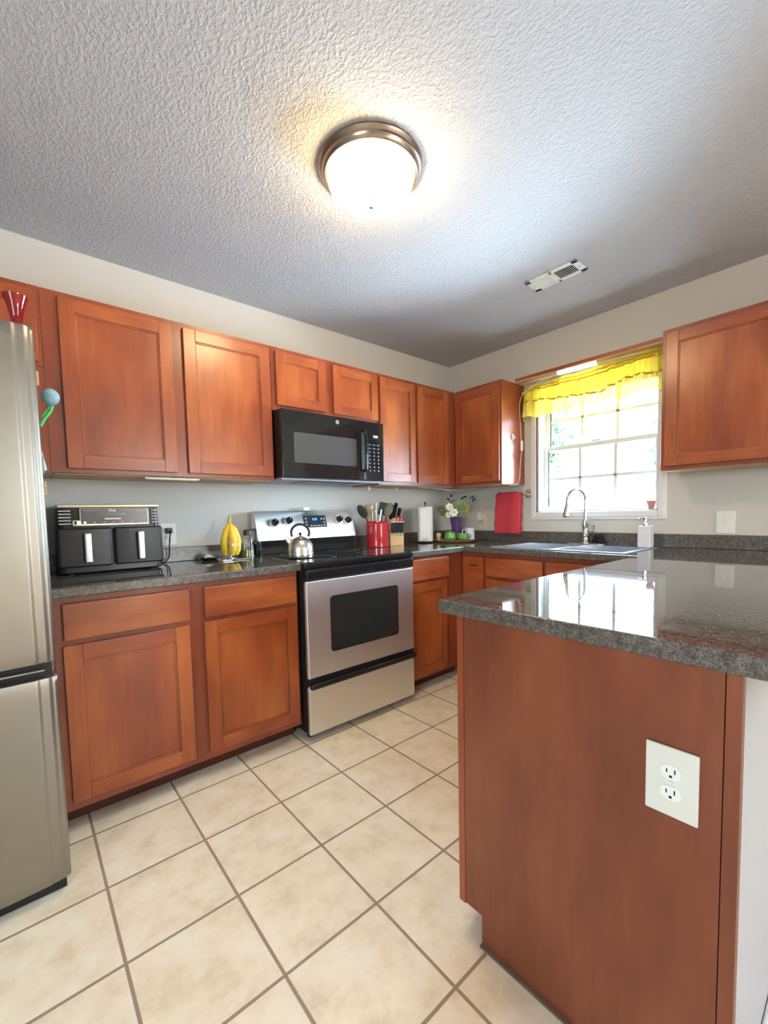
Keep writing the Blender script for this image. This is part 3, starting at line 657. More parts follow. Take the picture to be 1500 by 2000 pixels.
for yy in (vy0+.015,): b = B(); b.cyl((-.68, yy, H-.009), (-.68, yy, H-.006), .004, .004, 12, MPRT); b.make('screw', MPRT, vt)

# ------------------------------------------------------------------ board, curtain and LED bar over the window
vb = thing('window_board', 'long thin cherry board bridging the two wall cabinets above the window', 'board', (-.09, -1.236, 2.120))
b = B(); b.box((-.135, -1.7355, 2.124), (-.045, -.736, 2.146), MWH, .002); b.make('board', MWH, vb)
b = B(); b.box((-.134, -1.7350, 2.116), (-.048, -.7365, 2.1235), MLW, .001); b.make('underside_strip', MLW, vb, label='pale wood underside')
ll = thing('led_light_bar', 'short white lit LED bar under the board above the curtain', 'lamp', (-.12, -1.19, 2.108))
b = B(); b.box((-.138, -1.316, 2.094), (-.105, -1.062, 2.1155), MLED, .005); b.make('diffuser', MLED, ll)
for y_ in (-1.324, -1.0615): b = B(); b.box((-.139, y_, 2.098), (-.104, y_+.0075, 2.1155), MPL, .003); b.make('end_cap', MPL, ll)
ll = thing('led_light_bar', 'unlit grey LED bar under the wall cabinet above the air fryer', 'lamp', (-2.42, -.28, UB-.01))
b = B(); b.box((-2.535, -.300, UB-.016), (-2.305, -.268, UB-.0045), MLEDO, .004); b.make('diffuser', MLEDO, ll)
for x_ in (-2.543, -2.3045): b = B(); b.box((x_, -.301, UB-.014), (x_+.0075, -.267, UB-.0045), MPL, .002); b.make('end_cap', MPL, ll)
cu = thing('window_valance', 'sheer yellow ruffled valance curtain over the sink window', 'curtain', (-.07, -1.21, 2.06))
CY0, CY1 = -.748, -1.712
def ztop(u): return 2.078+.034*u+.004*math.sin(u*23)+.003*math.sin(u*57)
def zseam(u): return 1.945+.018*math.sin(u*7+1.2)+.007*math.sin(u*19)+.015*u+.012*max(0, math.sin(u*11-1))
def zbot(u): return 1.846+.030*u+.010*math.sin(u*15+.4)+.008*math.sin(u*31)-.012*max(0, math.sin(u*12.6+2.2))**3
def gath(u, k, amp): return amp*(math.sin(u*2*PI*k+1.3*math.sin(u*17))+.45*math.sin(u*2*PI*k*2.3+.7)+.5*noise.noise(Vector((u*40, k, 0))))
def cx(u, v):   # v 0 top .. 1 seam
    return -.072-.010*v+gath(u, 9, .007+.012*v)*(1 if v > .18 else .7)-(.006 if .16 < v < .30 else 0)+ (.05*max(0, (u-.965)/.035) if u > .965 else 0)+(.04*max(0, (.02-u)/.02))
b = B(); b.grid(lambda u, v: (cx(u, v), CY0+(CY1-CY0)*u, ztop(u)+(zseam(u)-ztop(u))*v), 260, 26, MSH); b.make('gathered_panel', MSH, cu, angle=80)
b = B(); b.grid(lambda u, v: (cx(u, 1)-.004+gath(u, 17, .010+.014*v)-.006*v, CY0+(CY1-CY0)*u, zseam(u)+.004+(zbot(u)-zseam(u)-.004)*v), 300, 14, MSH2); b.make('ruffle', MSH2, cu, angle=80, label='pale yellow bottom ruffle')
MSEAM = sheer('gold_stitching', (.60, .42, .03), 0, .25)
for vv, rr_ in ((1, .0055), (.30, .0035), (.14, .0030)):
    b = B(); b.tube([(cx(u, vv)-.004, CY0+(CY1-CY0)*u, ztop(u)+(zseam(u)-ztop(u))*vv+.0016*math.sin(u*330)) for u in [k/200 for k in range(201)]], rr_, 6, MSEAM); b.make('seam_band', MSEAM, cu, label='darker gold gathered seam')
rod = thing('curtain_rod', 'thin white rod carrying the yellow valance', 'curtain rod', (-.064, -1.23, 2.05))
b = B(); b.cyl((-.066, -.752, 2.050), (-.066, -1.716, 2.078), .005, .005, 12, MPL); b.make('rod', MPL, rod)
b = B(); b.tube([(-.066, -.752, 2.050), (-.03, -.748, 2.050), (-.0125, -.748, 2.050)], .004, 8, MPL); b.tube([(-.066, -1.716, 2.078), (-.03, -1.722, 2.078), (-.001, -1.722, 2.078)], .004, 8, MPL); b.make('bracket', MPL, rod)
def cord(name, pts, label, r=.0024, mat=None, cat='cord', extra=None):
    pts = [Vector(p) for p in pts]; out = []
    for i in range(len(pts)-1):
        p0 = pts[max(i-1, 0)]; p1 = pts[i]; p2 = pts[i+1]; p3 = pts[min(i+2, len(pts)-1)]
        for k in range(8):
            t_ = k/8; out.append(.5*((2*p1)+(-p0+p2)*t_+(2*p0-5*p1+4*p2-p3)*t_**2+(-p0+3*p1-3*p2+p3)*t_**3))
    out.append(pts[-1]); t = thing(name, label, cat, pts[0])
    b = B(); b.tube(out, r, 8, mat or MCORD); b.make('wire', mat or MCORD, t)
    for (nm, lo, hi, m_) in (extra or []):
        b = B(); b.box(lo, hi, m_, .004); b.make(nm, m_, t)
    return t
cord('lamp_cord', [(-.118, -1.056, 2.100), (-.125, -.93, 2.08), (-.118, -.80, 2.03), (-.085, -.744, 1.97), (-.075, -.741, 1.86), (-.060, -.742, 1.70), (-.055, -.742, 1.62), (-.075, -.742, 1.50), (-.085, -.742, 1.42), (-.11, -.738, 1.372), (-.16, -.70, 1.366)],
     'thin white cord with an inline switch down the cabinet side beside the window', extra=[('inline_switch', (-.068, -.752, 1.625), (-.046, -.737, 1.70), MPL)])
cord('lamp_cord', [(-.62, -.20, 1.366), (-.44, -.22, 1.364), (-.30, -.25, 1.350), (-.16, -.27, 1.352), (-.06, -.325, 1.366), (-.03, -.33, 1.34), (-.012, -.333, 1.25), (-.012, -.333, 1.17)],
     'thin white cord drooping under the corner cabinets down to the outlet', extra=[('plug', (-.040, -.352, 1.095), (-.0085, -.316, 1.165), MPL)])
cord('lamp_cord', [(-1.09, -.12, 1.366), (-.98, -.12, 1.352), (-.86, -.12, 1.350), (-.76, -.13, 1.366)], 'white cord clipped under the cabinet right of the microwave', r=.0016,
     extra=[('cord_clip', (-1.06, -.128, 1.340), (-1.045, -.112, 1.369), MPL), ('cord_clip', (-.80, -.136, 1.340), (-.785, -.12, 1.369), MPL)])
t = thing('adhesive_hook', 'small white adhesive hook on the cabinet side left of the window', 'hook', (-.165, -.737, 1.715))
b = B(); b.box((-.174, -.740, 1.70), (-.158, -.7355, 1.742), MPL, .002); b.make('plate', MPL, t)
b = B(); b.tube([(-.166, -.740, 1.73), (-.166, -.752, 1.722), (-.166, -.756, 1.712), (-.166, -.752, 1.704)], .003, 8, MPL); b.make('prong', MPL, t)

# ------------------------------------------------------------------ outlets and switch
def plate(face, u, z, label, name='outlet', w_=.078, h_=.122, f=0, kind='duplex', mat=MPL, m2=None):
    mp = mapper(face, f); t = thing(name, label, 'outlet' if kind == 'duplex' else 'switch', mp(u, .002, z))
    b = B(); bx(b, mp, u-w_/2, u+w_/2, .0002, .006, z-h_/2, z+h_/2, mat, .003); pl = b.make('cover_plate', mat, t)
    m2 = m2 or MPL; s_ = -1 if face == 'x' else 1
    if kind == 'duplex':
        for dz in (.0195, -.0195):
            b = B(); poly = rrect(u-.0165, u+.0165, z+dz-.0135, z+dz+.0135, .012)
            b.prism(poly, 0 if face == 'x' else 1, mp(u, .0055, z)[0 if face == 'x' else 1], mp(u, .0082, z)[0 if face == 'x' else 1], m2); rc = b.make('receptacle', m2, t)
            for du, hh in ((-.0064, .0085), (.0064, .0070)):
                b = B(); bx(b, mp, u+du-.0010, u+du+.0010, .0078, .0086, z+dz-.001, z+dz-.001+hh, MDARK); b.make('slot', MDARK, rc)
            b = B(); bx(b, mp, u-.0024, u+.0024, .0078, .0086, z+dz-.0098, z+dz-.0052, MDARK, .0015); b.make('ground_hole', MDARK, rc)
        b = B(); p = mp(u, .006, z); q = mp(u, .0075, z); b.cyl(p, q, .003, .003, 12, mat); b.make('screw', mat, t)
    else:
        b = B(); bx(b, mp, u-.005, u+.005, .005, .0068, z-.012, z+.012, MPL, .001); bx(b, mp, u-.004, u+.004, .006, .017, z-.001, z+.010, MPL, .002); b.make('toggle', MPL, t)
        for dz in (.03, -.03):
            b = B(); b.cyl(mp(u, .006, z+dz), mp(u, .0072, z+dz), .003, .003, 12, mat); b.make('screw', mat, t)
    return t
plate('x', -2.300, .667, 'white oversized duplex outlet on the peninsula end panel', w_=.084, h_=.131, f=PX-.0005, mat=plain('outlet_plate', (.72, .71, .62), .35, noise_amt=.02))
plate('x', -1.968, 1.082, 'white toggle light switch on the wall right of the window', 'light_switch', kind='toggle', w_=.084, h_=.124)
plate('x', -.345, 1.088, 'cream outlet on the wall in the corner behind the flower vase', mat=MPLC, m2=MPLC, w_=.082)
plate('y', -2.382, 1.085, 'white outlet on the wall right of the air fryer', w_=.080)

# ------------------------------------------------------------------ towel bar, towel
tb = thing('towel_bar', 'small brushed-metal towel bar on the wall under the corner cabinet', 'towel bar', (-.03, -.64, 1.295))
b = B(); b.cyl((-.052, -.505, 1.292), (-.052, -.785, 1.292), .0055, .0055, 14, MNI); b.make('bar', MNI, tb)
for yy in (-.518, -.772):
    b = B(); b.box((-.012, yy-.020, 1.272), (-.0005, yy+.020, 1.330), MNI, .004); b.cyl((-.012, yy, 1.292), (-.058, yy, 1.292), .009, .009, 16, MNI); b.make('post', MNI, tb)
def tw(u, v, off=0):
    y = -.528-(.205)*v; L1, L2 = .300, .30; s = u*(L1+L2+.045)
    if s < L2: x, z = -.036+.001*math.sin(v*9), 1.292-L2+s
    elif s < L2+.045:
        a = (s-L2)/.045*PI; x, z = -.052+.016*math.cos(a)+0, 1.292+.016*math.sin(a)
    else:
        d_ = s-L2-.045; x, z = -.068-.006*math.sin(d_*6)-.003*math.sin(v*8+d_*9), 1.292-d_
    k = max(0, (1.292-z)/.3); y += .016*k*(1-v)+.006*k*v+.002*math.sin(z*60)
    if v > .72 and s > L2: x += .010*(v-.72)/.28
    return Vector((x, y, z+(.006*math.sin(v*PI) if s > L2+.02 else 0)))
to = thing('hand_towel', 'red terry hand towel folded over the towel bar', 'towel', (-.06, -.63, 1.0))
b = B(); b.grid(lambda u, v: tw(u, v), 60, 22, MTOW); o = b.make('folded_cloth', MTOW, to, angle=80)
md_ = o.modifiers.new('thickness', 'SOLIDIFY'); md_.thickness = .012; md_.offset = 0
b = B(); b.grid(lambda u, v: (-.058-.004*math.sin(v*3), -.722-.018*u+.012*v, 1.292-.285*v), 4, 24, MTOW); o = b.make('inner_fold', MTOW, to, angle=80)
md_ = o.modifiers.new('thickness', 'SOLIDIFY'); md_.thickness = .010; md_.offset = 0

# ------------------------------------------------------------------ sink, faucet, soap
sk = thing('kitchen_sink', 'double-bowl stainless steel sink set in the counter under the window', 'sink', (-.35, -1.255, ZC))
MSINK = steel('sink_steel', (.70, .71, .74), .22, (60, 3, 3))
b = B(); ox0, ox1, oy0, oy1 = SX0-.018, -.045, SY0-.012, SY1+.012; mid = -1.255
hole = [(SX0+.012, -.155, SY0+.012, mid-.014), (SX0+.012, -.155, mid+.014, SY1-.012)]
xs = [ox0, SX0+.012, -.155, ox1]; ys = [oy0, SY0+.012, mid-.014, mid+.014, SY1-.012, oy1]
for i in range(3):
    for j in range(5):
        if i == 1 and j in (1, 3): continue
        b.box((xs[i], ys[j], ZC+.0005), (xs[i+1], ys[j+1], ZC+.0045), MSINK)
b.make('rim', MSINK, sk, smooth=False)
for (hx0, hx1, hy0, hy1) in hole:
    b = B(); dpt = .17; tk = .0015
    for (a_, c_) in (((hx0-.001, hy0, ZC-dpt), (hx0+.001, hy1, ZC+.004)), ((hx1-.001, hy0, ZC-dpt), (hx1+.001, hy1, ZC+.004)), ((hx0, hy0-.001, ZC-dpt), (hx1, hy0+.001, ZC+.004)), ((hx0, hy1-.001, ZC-dpt), (hx1, hy1+.001, ZC+.004)), ((hx0, hy0, ZC-dpt-.002), (hx1, hy1, ZC-dpt))):
        b.box(a_, c_, MSINK)
    bw = b.make('bowl', MSINK, sk, smooth=False)
    b = B(); b.lathe([(0, ZC-dpt+.001), (.03, ZC-dpt+.001), (.042, ZC-dpt+.003), (.044, ZC-dpt)], ((hx0+hx1)/2, (hy0+hy1)/2, 0), 28, MCHR); b.make('drain', MCHR, bw)
fx, fy = -.098, -1.243; z0 = ZC+.0048
fc = thing('kitchen_faucet', 'brushed-nickel gooseneck pull-down faucet in front of the window', 'faucet', (fx, fy, z0))
b = B(); b.prism([(fx+.028*math.cos(a)+0, fy+(.095 if math.sin(a) > 0 else -.095)*1+.028*math.sin(a)) for a in [k*PI/12 for k in range(24)]], 2, z0, z0+.006, MNI); b.make('deck_plate', MNI, fc)
b = B(); b.lathe([(0, z0+.006), (.026, z0+.006), (.026, z0+.012), (.021, z0+.020), (.0195, z0+.05), (.022, z0+.06), (.0195, z0+.066), (.0175, z0+.10), (.020, z0+.128), (.024, z0+.136), (.018, z0+.150), (.0125, z0+.166), (.0125, z0+.175), (0, z0+.175)], (fx, fy, 0), 28, MNI); b.make('body', MNI, fc)
b = B(); AR = .076; dirx, diry = -.93, .36
pts = [(fx, fy, z0+.168), (fx, fy, z0+.25), (fx, fy, z0+.292)]
for k in range(1, 15):
    a = PI*k/15*1.03; pts.append((fx+dirx*AR*(1-math.cos(a)), fy+diry*AR*(1-math.cos(a)), z0+.292+AR*math.sin(a)))
ex, ey = fx+dirx*AR*2, fy+diry*AR*2
pts += [(ex, ey, z0+.287), (ex-.002, ey, z0+.262)]
b.tube(pts, .0105, 14, MNI); b.make('gooseneck', MNI, fc)
b = B(); q = Vector((dirx, diry, 0)); e = Vector((ex, ey, z0+.275)); b.tube([e, e+q*.003+Vector((0, 0, -.02)), e+q*.010+Vector((0, 0, -.06)), e+q*.014+Vector((0, 0, -.085))], [.0125, .014, .0165, .0180], 18, MNI)
b.tube([e+q*.0142+Vector((0, 0, -.086)), e+q*.0144+Vector((0, 0, -.090))], .015, 18, MBLM); b.make('spray_head', MNI, fc)
b = B(); b.tube([(fx, fy-.015, z0+.085), (fx, fy-.050, z0+.088), (fx, fy-.056, z0+.088)], [.013, .015, .015], 18, MNI)
b.tube([(fx, fy-.050, z0+.094), (fx-.01, fy-.060, z0+.118), (fx-.02, fy-.062, z0+.126)], [.006, .005, .006], 10, MNI); b.ball((fx, fy-.050, z0+.124), .009, mat=MNI); b.make('lever_handle', MNI, fc)
sc_ = thing('dish_scrubber', 'black mesh scrubber lying behind the faucet by the backsplash', 'scrubber', (-.052, -1.315, ZC+.005))
b = B()
for k in range(90):
    a = random.random()*2*PI; h_ = random.random(); r_ = .034*math.sqrt(max(0, 1-(h_*.9)**2)); p = Vector((-.055+r_*.5*math.cos(a), -1.312+r_*math.sin(a), ZC+.010+.052*h_)); b.ball(p, .010+.004*random.random(), mat=MBLK2, sub=1)
b.make('mesh_coil', MBLK2, sc_)
sp_ = thing('soap_dispenser', 'white square soap dispenser with a chrome pump on the sink corner', 'soap dispenser', (-.165, -1.624, ZC+.0048))
b = B(); b.box((-.198, -1.660, ZC+.005), (-.132, -1.590, ZC+.134), plain('white_stoneware', (.72, .70, .69), .4, noise_amt=.12, nscale=22), .008, 3); b.make('bottle', None, sp_)
b = B(); c_ = (-.165, -1.624, 0); b.lathe([(.0, ZC+.134), (.014, ZC+.134), (.014, ZC+.148), (.006, ZC+.150), (.006, ZC+.166), (.013, ZC+.168), (.014, ZC+.184), (0, ZC+.186)], c_, 24, MCHR); b.tube([(-.165, -1.618, ZC+.178), (-.172, -1.596, ZC+.180), (-.174, -1.588, ZC+.173)], .004, 8, MCHR); b.make('pump', MCHR, sp_, label='chrome pump head')
t = thing('sill_pot', 'tiny pink clay pot on the window sill', 'pot', (.035, -1.590, WZ0+.006))
b = B(); b.lathe([(0, 0), (.016, 0), (.026, .040), (.029, .041), (.029, .053), (.026, .053), (.024, .042), (0, .038)], (.035, -1.590, WZ0+.0065), 28, MPOT); b.make('pot', MPOT, t)

# ------------------------------------------------------------------ air fryer
AX0, AX1, AYF = -2.894, -2.468, -.262
af = thing('air_fryer', 'black two-drawer air fryer with silver handles on the left counter', 'air fryer', ((AX0+AX1)/2, -.15, ZC))
def rbox(b, x0, x1, y0, y1, z0_, z1_, r, mat, taper=0, n=6):
    """vertical rounded box; taper shrinks the top"""
    rows = []
    for (z, s_, e_) in ((z0_, 0, .006), (z0_+.006, 0, 0), (z1_-.006, 1, 0), (z1_, 1, .006)):
        t_ = taper*s_+e_; p = rrect(x0+t_, x1-t_, y0+t_, y1-t_, max(r-t_*.5, .004), n); rows.append([b.bm.verts.new((u, v, z)) for u, v in p])
    for a_, c_ in zip(rows, rows[1:]):
        for k in range(len(a_)): j = (k+1) % len(a_); b.bm.faces.new([a_[k], a_[j], c_[j], c_[k]])
    b.bm.faces.new(rows[0][::-1]); b.bm.faces.new(rows[-1]); b._fin([v for r_ in rows for v in r_], mat)
b = B(); rbox(b, AX0+.006, AX1-.006, AYF+.004, -.024, ZC+.005, ZC+.302, .030, MBLM, .010)
for (x, y) in ((AX0+.05, AYF+.03), (AX1-.05, AYF+.03), (AX0+.05, -.05), (AX1-.05, -.05)): b.cyl((x, y, ZC), (x, y, ZC+.012), .014, .014, 14, MBLK2)
b.make('body', MBLM, af)
b = B(); b.box((AX0+.012, AYF+.010, ZC+.293), (AX1-.012, -.03, ZC+.311), MCHAMP, .008, 3); b.make('top_lid', MCHAMP, af, label='champagne metal top')
mx_ = (AX0+AX1)/2
for (x0, x1, hx) in ((AX0+.004, mx_-.001, -2.780), (mx_+.001, AX1-.004, -2.572)):
    b = B(); rbox(b, x0, x1, AYF-.008, AYF+.06, ZC+.034, ZC+.205, .014, MBLM, .001); d_ = b.make('basket_drawer', MBLM, af)
    b = B(); b.box((hx-.014, AYF-.034, ZC+.052), (hx+.014, AYF-.0085, ZC+.184), plain('handle_aluminium', (.72, .70, .74), .25, .9, noise_amt=.04), .006, 3); b.make('drawer_handle', None, d_, label='bright silver vertical handle')
b = B(); b.box((AX0+.090, AYF-.007, ZC+.213), (AX1-.062, AYF+.010, ZC+.292), MCHAMP, .006); b.box((AX0+.062, AYF-.007, ZC+.213), (AX0+.10, AYF+.010, ZC+.242), MCHAMP, .008); fp = b.make('front_bezel', MCHAMP, af, label='champagne control bezel')
b = B(); b.box((AX0+.095, AYF-.0085, ZC+.222), (AX1-.067, AYF, ZC+.290), plain('fryer_panel', (.10, .095, .10), .2, noise_amt=.05), .003); b.make('touch_panel', None, fp)
b = B(); b.box((AX0+.071, AYF-.0085, ZC+.221), (AX0+.080, AYF, ZC+.237), MDARK, .003); b.make('slot', MDARK, fp)
b = B(); b.box((-2.735, AYF-.0092, ZC+.256), (-2.625, AYF, ZC+.272), plain('fryer_display', (.17, .16, .18), .15, noise_amt=.04), .002); b.make('display', None, fp)
b = B(); b.box((-2.712, AYF-.0100, ZC+.240), (-2.645, AYF, ZC+.248), MCHAMP, .003); b.make('start_button', MCHAMP, fp)
for k in range(7): b = B(); b.cyl((-2.785+.036*k, AYF-.0095, ZC+.2295), (-2.785+.036*k, AYF, ZC+.2295), .0055 if k == 0 else .0032, None, 14, MCHAMP if k == 0 else MPRT); b.make('button', MPRT, fp)
text('Ninja', .014, (-2.680, AYF-.0089, ZC+.2825), FACE_Y, MPL, fp, 'brand_lettering', off=.0003)
b = B(); b.box((-2.79, AYF-.0090, ZC+.281), (-2.705, AYF-.0080, ZC+.2825), MPRT); b.box((-2.655, AYF-.0090, ZC+.281), (-2.545, AYF-.0080, ZC+.2825), MPRT); b.make('printed_line', MPRT, fp)
for (x0, x1) in ((AX0+.016, AX0+.060), (AX1-.050, AX1-.014)):
    b = B()
    for k in range(5): b.box((x0, AYF-.001, ZC+.222+k*.014), (x1, AYF+.006, ZC+.228+k*.014), MPRT, .001)
    b.make('printed_chart', MPRT, af)
cord('power_cord', [(-2.3820, -.020, 1.106), (-2.382, -.045, 1.104), (-2.388, -.055, 1.07), (-2.392, -.050, 1.02), (-2.396, -.045, .965), (-2.42, -.045, .938), (-2.466, -.06, .938)], 'black power cord plugged in right of the air fryer', r=.0034, mat=MBLM,
     extra=[('plug', (-2.397, -.036, 1.090), (-2.367, -.0092, 1.120), MBLM)])

# ------------------------------------------------------------------ bananas, oil bottle, tray
tr = thing('glass_tray', 'small clear glass tray under the bananas', 'tray', (-2.095, -.16, ZC))
b = B(); rbox(b, -2.185, -1.985, -.225, -.085, ZC+.0005, ZC+.009, .02, MGLASS); b.make('dish', MGLASS, tr)
hs = thing('banana_stand', 'thin chrome hook stand holding the bananas', 'stand', (-2.10, -.150, ZC+.009))
b = B(); b.lathe([(0, 0), (.04, 0), (.038, .004), (0, .005)], (-2.095, -.150, ZC+.0095), 24, MCHR); b.make('base', MCHR, hs)
b = B(); b.tube([(-2.095, -.150, ZC+.012), (-2.095, -.135, ZC+.10), (-2.095, -.130, ZC+.205), (-2.097, -.140, ZC+.240), (-2.100, -.158, ZC+.245), (-2.101, -.168, ZC+.236)], .0026, 8, MCHR); b.make('hook', MCHR, hs)
bn = thing('banana_bunch', 'bunch of three ripe yellow bananas', 'bananas', (-2.11, -.17, ZC+.03))
for k, (dx, dy, bow, lean) in enumerate(((-.026, .014, -.020, .006), (-.002, -.020, .004, .010), (.026, -.002, .014, .016))):
    b = B(); pts = []; rr = []
    for i in range(19):
        u = i/18; z = 1.140-.184*u; sw = math.sin(min(u*1.10, 1)*PI)
        pts.append((-2.103+dx*min(1, u*1.8)+bow*sw*.5+lean*max(0, u-.5), -.165+dy*min(1, u*2)-.020*sw, z)); rr.append(.0055+.0162*min(1, (u/.20)**1.3 if u < .2 else 1)*(1 if u < .82 else max(.25, 1-((u-.82)/.18)**2*.8)))
    b.tube(pts, rr, 7, MYEL); p_ = b.make('banana', MYEL, bn, angle=60)
    if k: 
        b = B(); i = 12; b.cyl(Vector(pts[i])+Vector((-.003, -.0150, 0)), Vector(pts[i])+Vector((-.006, -.0228, .0)), .0095, .0090, 16, MPL); b.make('sticker', MPL, p_, label='small white oval sticker')
b = B(); b.tube([(-2.103, -.165, 1.138), (-2.102, -.166, 1.155), (-2.098, -.164, 1.170)], [.013, .010, .009], 8, MSTEM); b.make('stem', MSTEM, bn)
ob = thing('oil_bottle', 'glass oil bottle with a dark pourer and green oil, right of the bananas', 'bottle', (-1.985, -.130, ZC))
b = B(); b.lathe([(0, 0), (.026, 0), (.028, .006), (.028, .105), (.024, .118), (.020, .125), (.018, .125), (.022, .115), (.0262, .104), (.0262, .004), (0, .003)], (-1.985, -.130, ZC+.0005), 32, MGLASS); b.make('glass_body', MGLASS, ob)
b = B(); b.lathe([(0, .0045), (.0258, .0045), (.0258, .045), (0, .045)], (-1.985, -.130, ZC+.0005), 32, MOIL); b.make('oil', MOIL, ob, label='yellow-green oil')
b = B(); b.lathe([(0, .126), (.021, .126), (.022, .150), (.018, .158), (0, .160)], (-1.985, -.130, ZC), 24, plain('dark_bronze', (.05, .04, .035), .35, .3, noise_amt=.1)); b.make('cap', None, ob)
b = B(); b.tube([(-1.968, -.134, ZC+.155), (-1.950, -.140, ZC+.160), (-1.944, -.142, ZC+.148), (-1.944, -.142, ZC+.095), (-1.950, -.139, ZC+.075)], .005, 8, MBLM); b.make('handle', MBLM, ob); ob.scale = (1.12, 1.12, 1.04)
sr = thing('spoon_rest', 'dark spoon rest with a pale teal wrapper, left of the bananas', 'spoon rest', (-2.20, -.10, ZC))
b = B(); b.lathe([(0, .004), (.028, .005), (.042, .016), (.044, .015), (.030, .0005), (0, .0005)], (-2.205, -.105, ZC), 28, MBLM); b.make('dish', MBLM, sr)
tw_ = thing('teal_packet', 'crumpled pale teal packet on the spoon rest', 'packet', (-2.205, -.105, ZC+.006))
b = B()
def crump(u, v): p = Vector((-2.232+.055*u, -.125+.035*v, ZC+.020)); return p+Vector((0, 0, .014*math.sin(u*PI)*math.sin(v*PI)+.006*noise.noise(p*90)))
b.grid(crump, 14, 10, MTEAL); o = b.make('wrapper', MTEAL, tw_); md_ = o.modifiers.new('thickness', 'SOLIDIFY'); md_.thickness = .003

# ------------------------------------------------------------------ kettle
KX, KY, KZ = -1.812, -.440, .9372
kt = thing('kettle', 'brushed-steel dome kettle with a dark loop handle on the left burner', 'kettle', (KX, KY, KZ))
b = B(); b.lathe([(0, 0), (.070, 0), (.077, .004), (.079, .014), (.0795, .030), (.0785, .032), (.0785, .034), (.0785, .045), (.076, .065), (.069, .086), (.058, .103), (.044, .115), (.034, .119), (.033, .121), (.024, .126), (.012, .129), (0, .130)], (KX, KY, KZ), 48, steel('kettle_steel', (.68, .63, .56), .27, (3, 3, 200))); b.make('body', None, kt)
b = B(); b.lathe([(0, .129), (.005, .130), (.005, .136), (.010, .140), (.010, .148), (.006, .152), (0, .153)], (KX, KY, KZ), 20, MBLM); b.make('lid_knob', MBLM, kt)
dv = Vector((-.88, .10, .0)); dv = Vector((-.76, .64, 0)); b = B(); p = Vector((KX, KY, KZ)); b.tube([p+dv*.056+Vector((0, 0, .080)), p+dv*.078+Vector((0, 0, .106)), p+dv*.090+Vector((0, 0, .122))], [.020, .015, .0125], 18, MST); b.make('spout', MST, kt)
b = B(); pts = []
for k in range(25):
    a = math.radians(-28+236*k/24); pts.append(p+Vector((.76, -.64, 0))*(.056*math.cos(a))+Vector((0, 0, .152+.050*math.sin(a))))
b.tube(pts, .0075, 12, MBLM, sq=1.0); b.make('handle', MBLM, kt, label='dark loop handle')
kt.scale = (.90, .90, .92)

# ------------------------------------------------------------------ utensil crock
UX, UY = -1.018, -.165
cr = thing('utensil_crock', 'glossy red cylindrical utensil crock right of the stove', 'crock', (UX, UY, ZC))
b = B(); b.lathe([(0, 0), (.076, 0), (.080, .004), (.080, .155), (.083, .158), (.083, .166), (.080, .169), (.080, .178), (.082, .182), (.080, .187), (.075, .187), (.074, .180), (.074, .010), (0, .008)], (UX, UY, ZC+.0005), 48, MRED); b.make('body', MRED, cr)
def uten(name, label, foot, top, shaft_r, mat, head, hm):
    """shaft from inside the crock up to top; head(b, top, dir)"""
    f0 = Vector(foot); tp = Vector(top); d = (tp-f0).normalized(); t = thing(name, label, 'utensil', f0, 'utensils in the red crock')
    b = B(); b.tube([f0, f0.lerp(tp, .5), tp], shaft_r, 10, mat); b.make('handle', mat, t)
    if head:
        b = B(); head(b, tp, d, hm); b.make('head', hm, t)
    return t
def spoonhead(w_, l_, th=.010):
    def h(b, tp, d, m):
        q = d.to_track_quat('Z', 'Y').to_matrix().to_4x4(); q.translation = tp+d*l_*.45
        x = bmesh.ops.create_icosphere(b.bm, subdivisions=3, radius=1, matrix=q @ Matrix.Rotation(.9, 4, 'Z') @ Matrix.Diagonal((w_/2, th/2, l_/2, 1))); b._fin(x['verts'], m)
    return h
def blade(w_, l_, rz=.75):
    def h(b, tp, d, m):
        q = d.to_track_quat('Z', 'Y').to_matrix().to_4x4(); q.translation = tp
        b.box((-w_/2, -.002, -.005), (w_/2, .002, l_), m, .003, xf=q @ Matrix.Rotation(rz, 4, 'Z'))
    return h
Z0 = ZC+.02
uten('black_spoon', 'large black nylon spoon leaning left out of the red crock', (UX+.02, UY-.01, Z0), (UX-.090, UY+.020, ZC+.215), .005, MBLM, spoonhead(.062, .110), plain('grey_nylon', (.06, .06, .055), .45, noise_amt=.1))
uten('wooden_spoon', 'wooden spoon standing in the red crock', (UX+.02, UY+.01, Z0), (UX-.052, UY+.030, ZC+.245), .0055, MSPO, spoonhead(.050, .070), MSPO)
uten('metal_spoon', 'steel spoon standing upright in the red crock', (UX-.02, UY+.02, Z0), (UX-.010, UY+.042, ZC+.265), .004, MST, spoonhead(.032, .052, .006), MST)
uten('steel_tongs', 'steel tongs standing in the red crock', (UX, UY, Z0), (UX-.028, UY-.020, ZC+.255), .006, MST, blade(.014, .010), MST)
uten('steel_skewer', 'thin pointed steel skewer, tallest in the red crock', (UX, UY+.01, Z0), (UX+.012, UY+.020, ZC+.320), .0022, MST, None, None)
uten('steel_whisk', 'steel whisk handle leaning right in the red crock', (UX-.03, UY-.02, Z0), (UX+.008, UY-.040, ZC+.27), .006, MCHR, None, None)
uten('black_turner', 'black nylon turner with a broad blade leaning right out of the red crock', (UX-.02, UY, Z0), (UX+.055, UY+.01, ZC+.235), .005, MBLM, blade(.066, .092), bpy.data.materials['grey_nylon'])
uten('grey_ladle', 'flat grey ladle leaning far right over the knife block', (UX-.02, UY-.02, Z0), (UX+.062, UY-.035, ZC+.225), .005, MBLM, spoonhead(.060, .105), plain('grey_silicone', (.17, .16, .14), .5, noise_amt=.1))
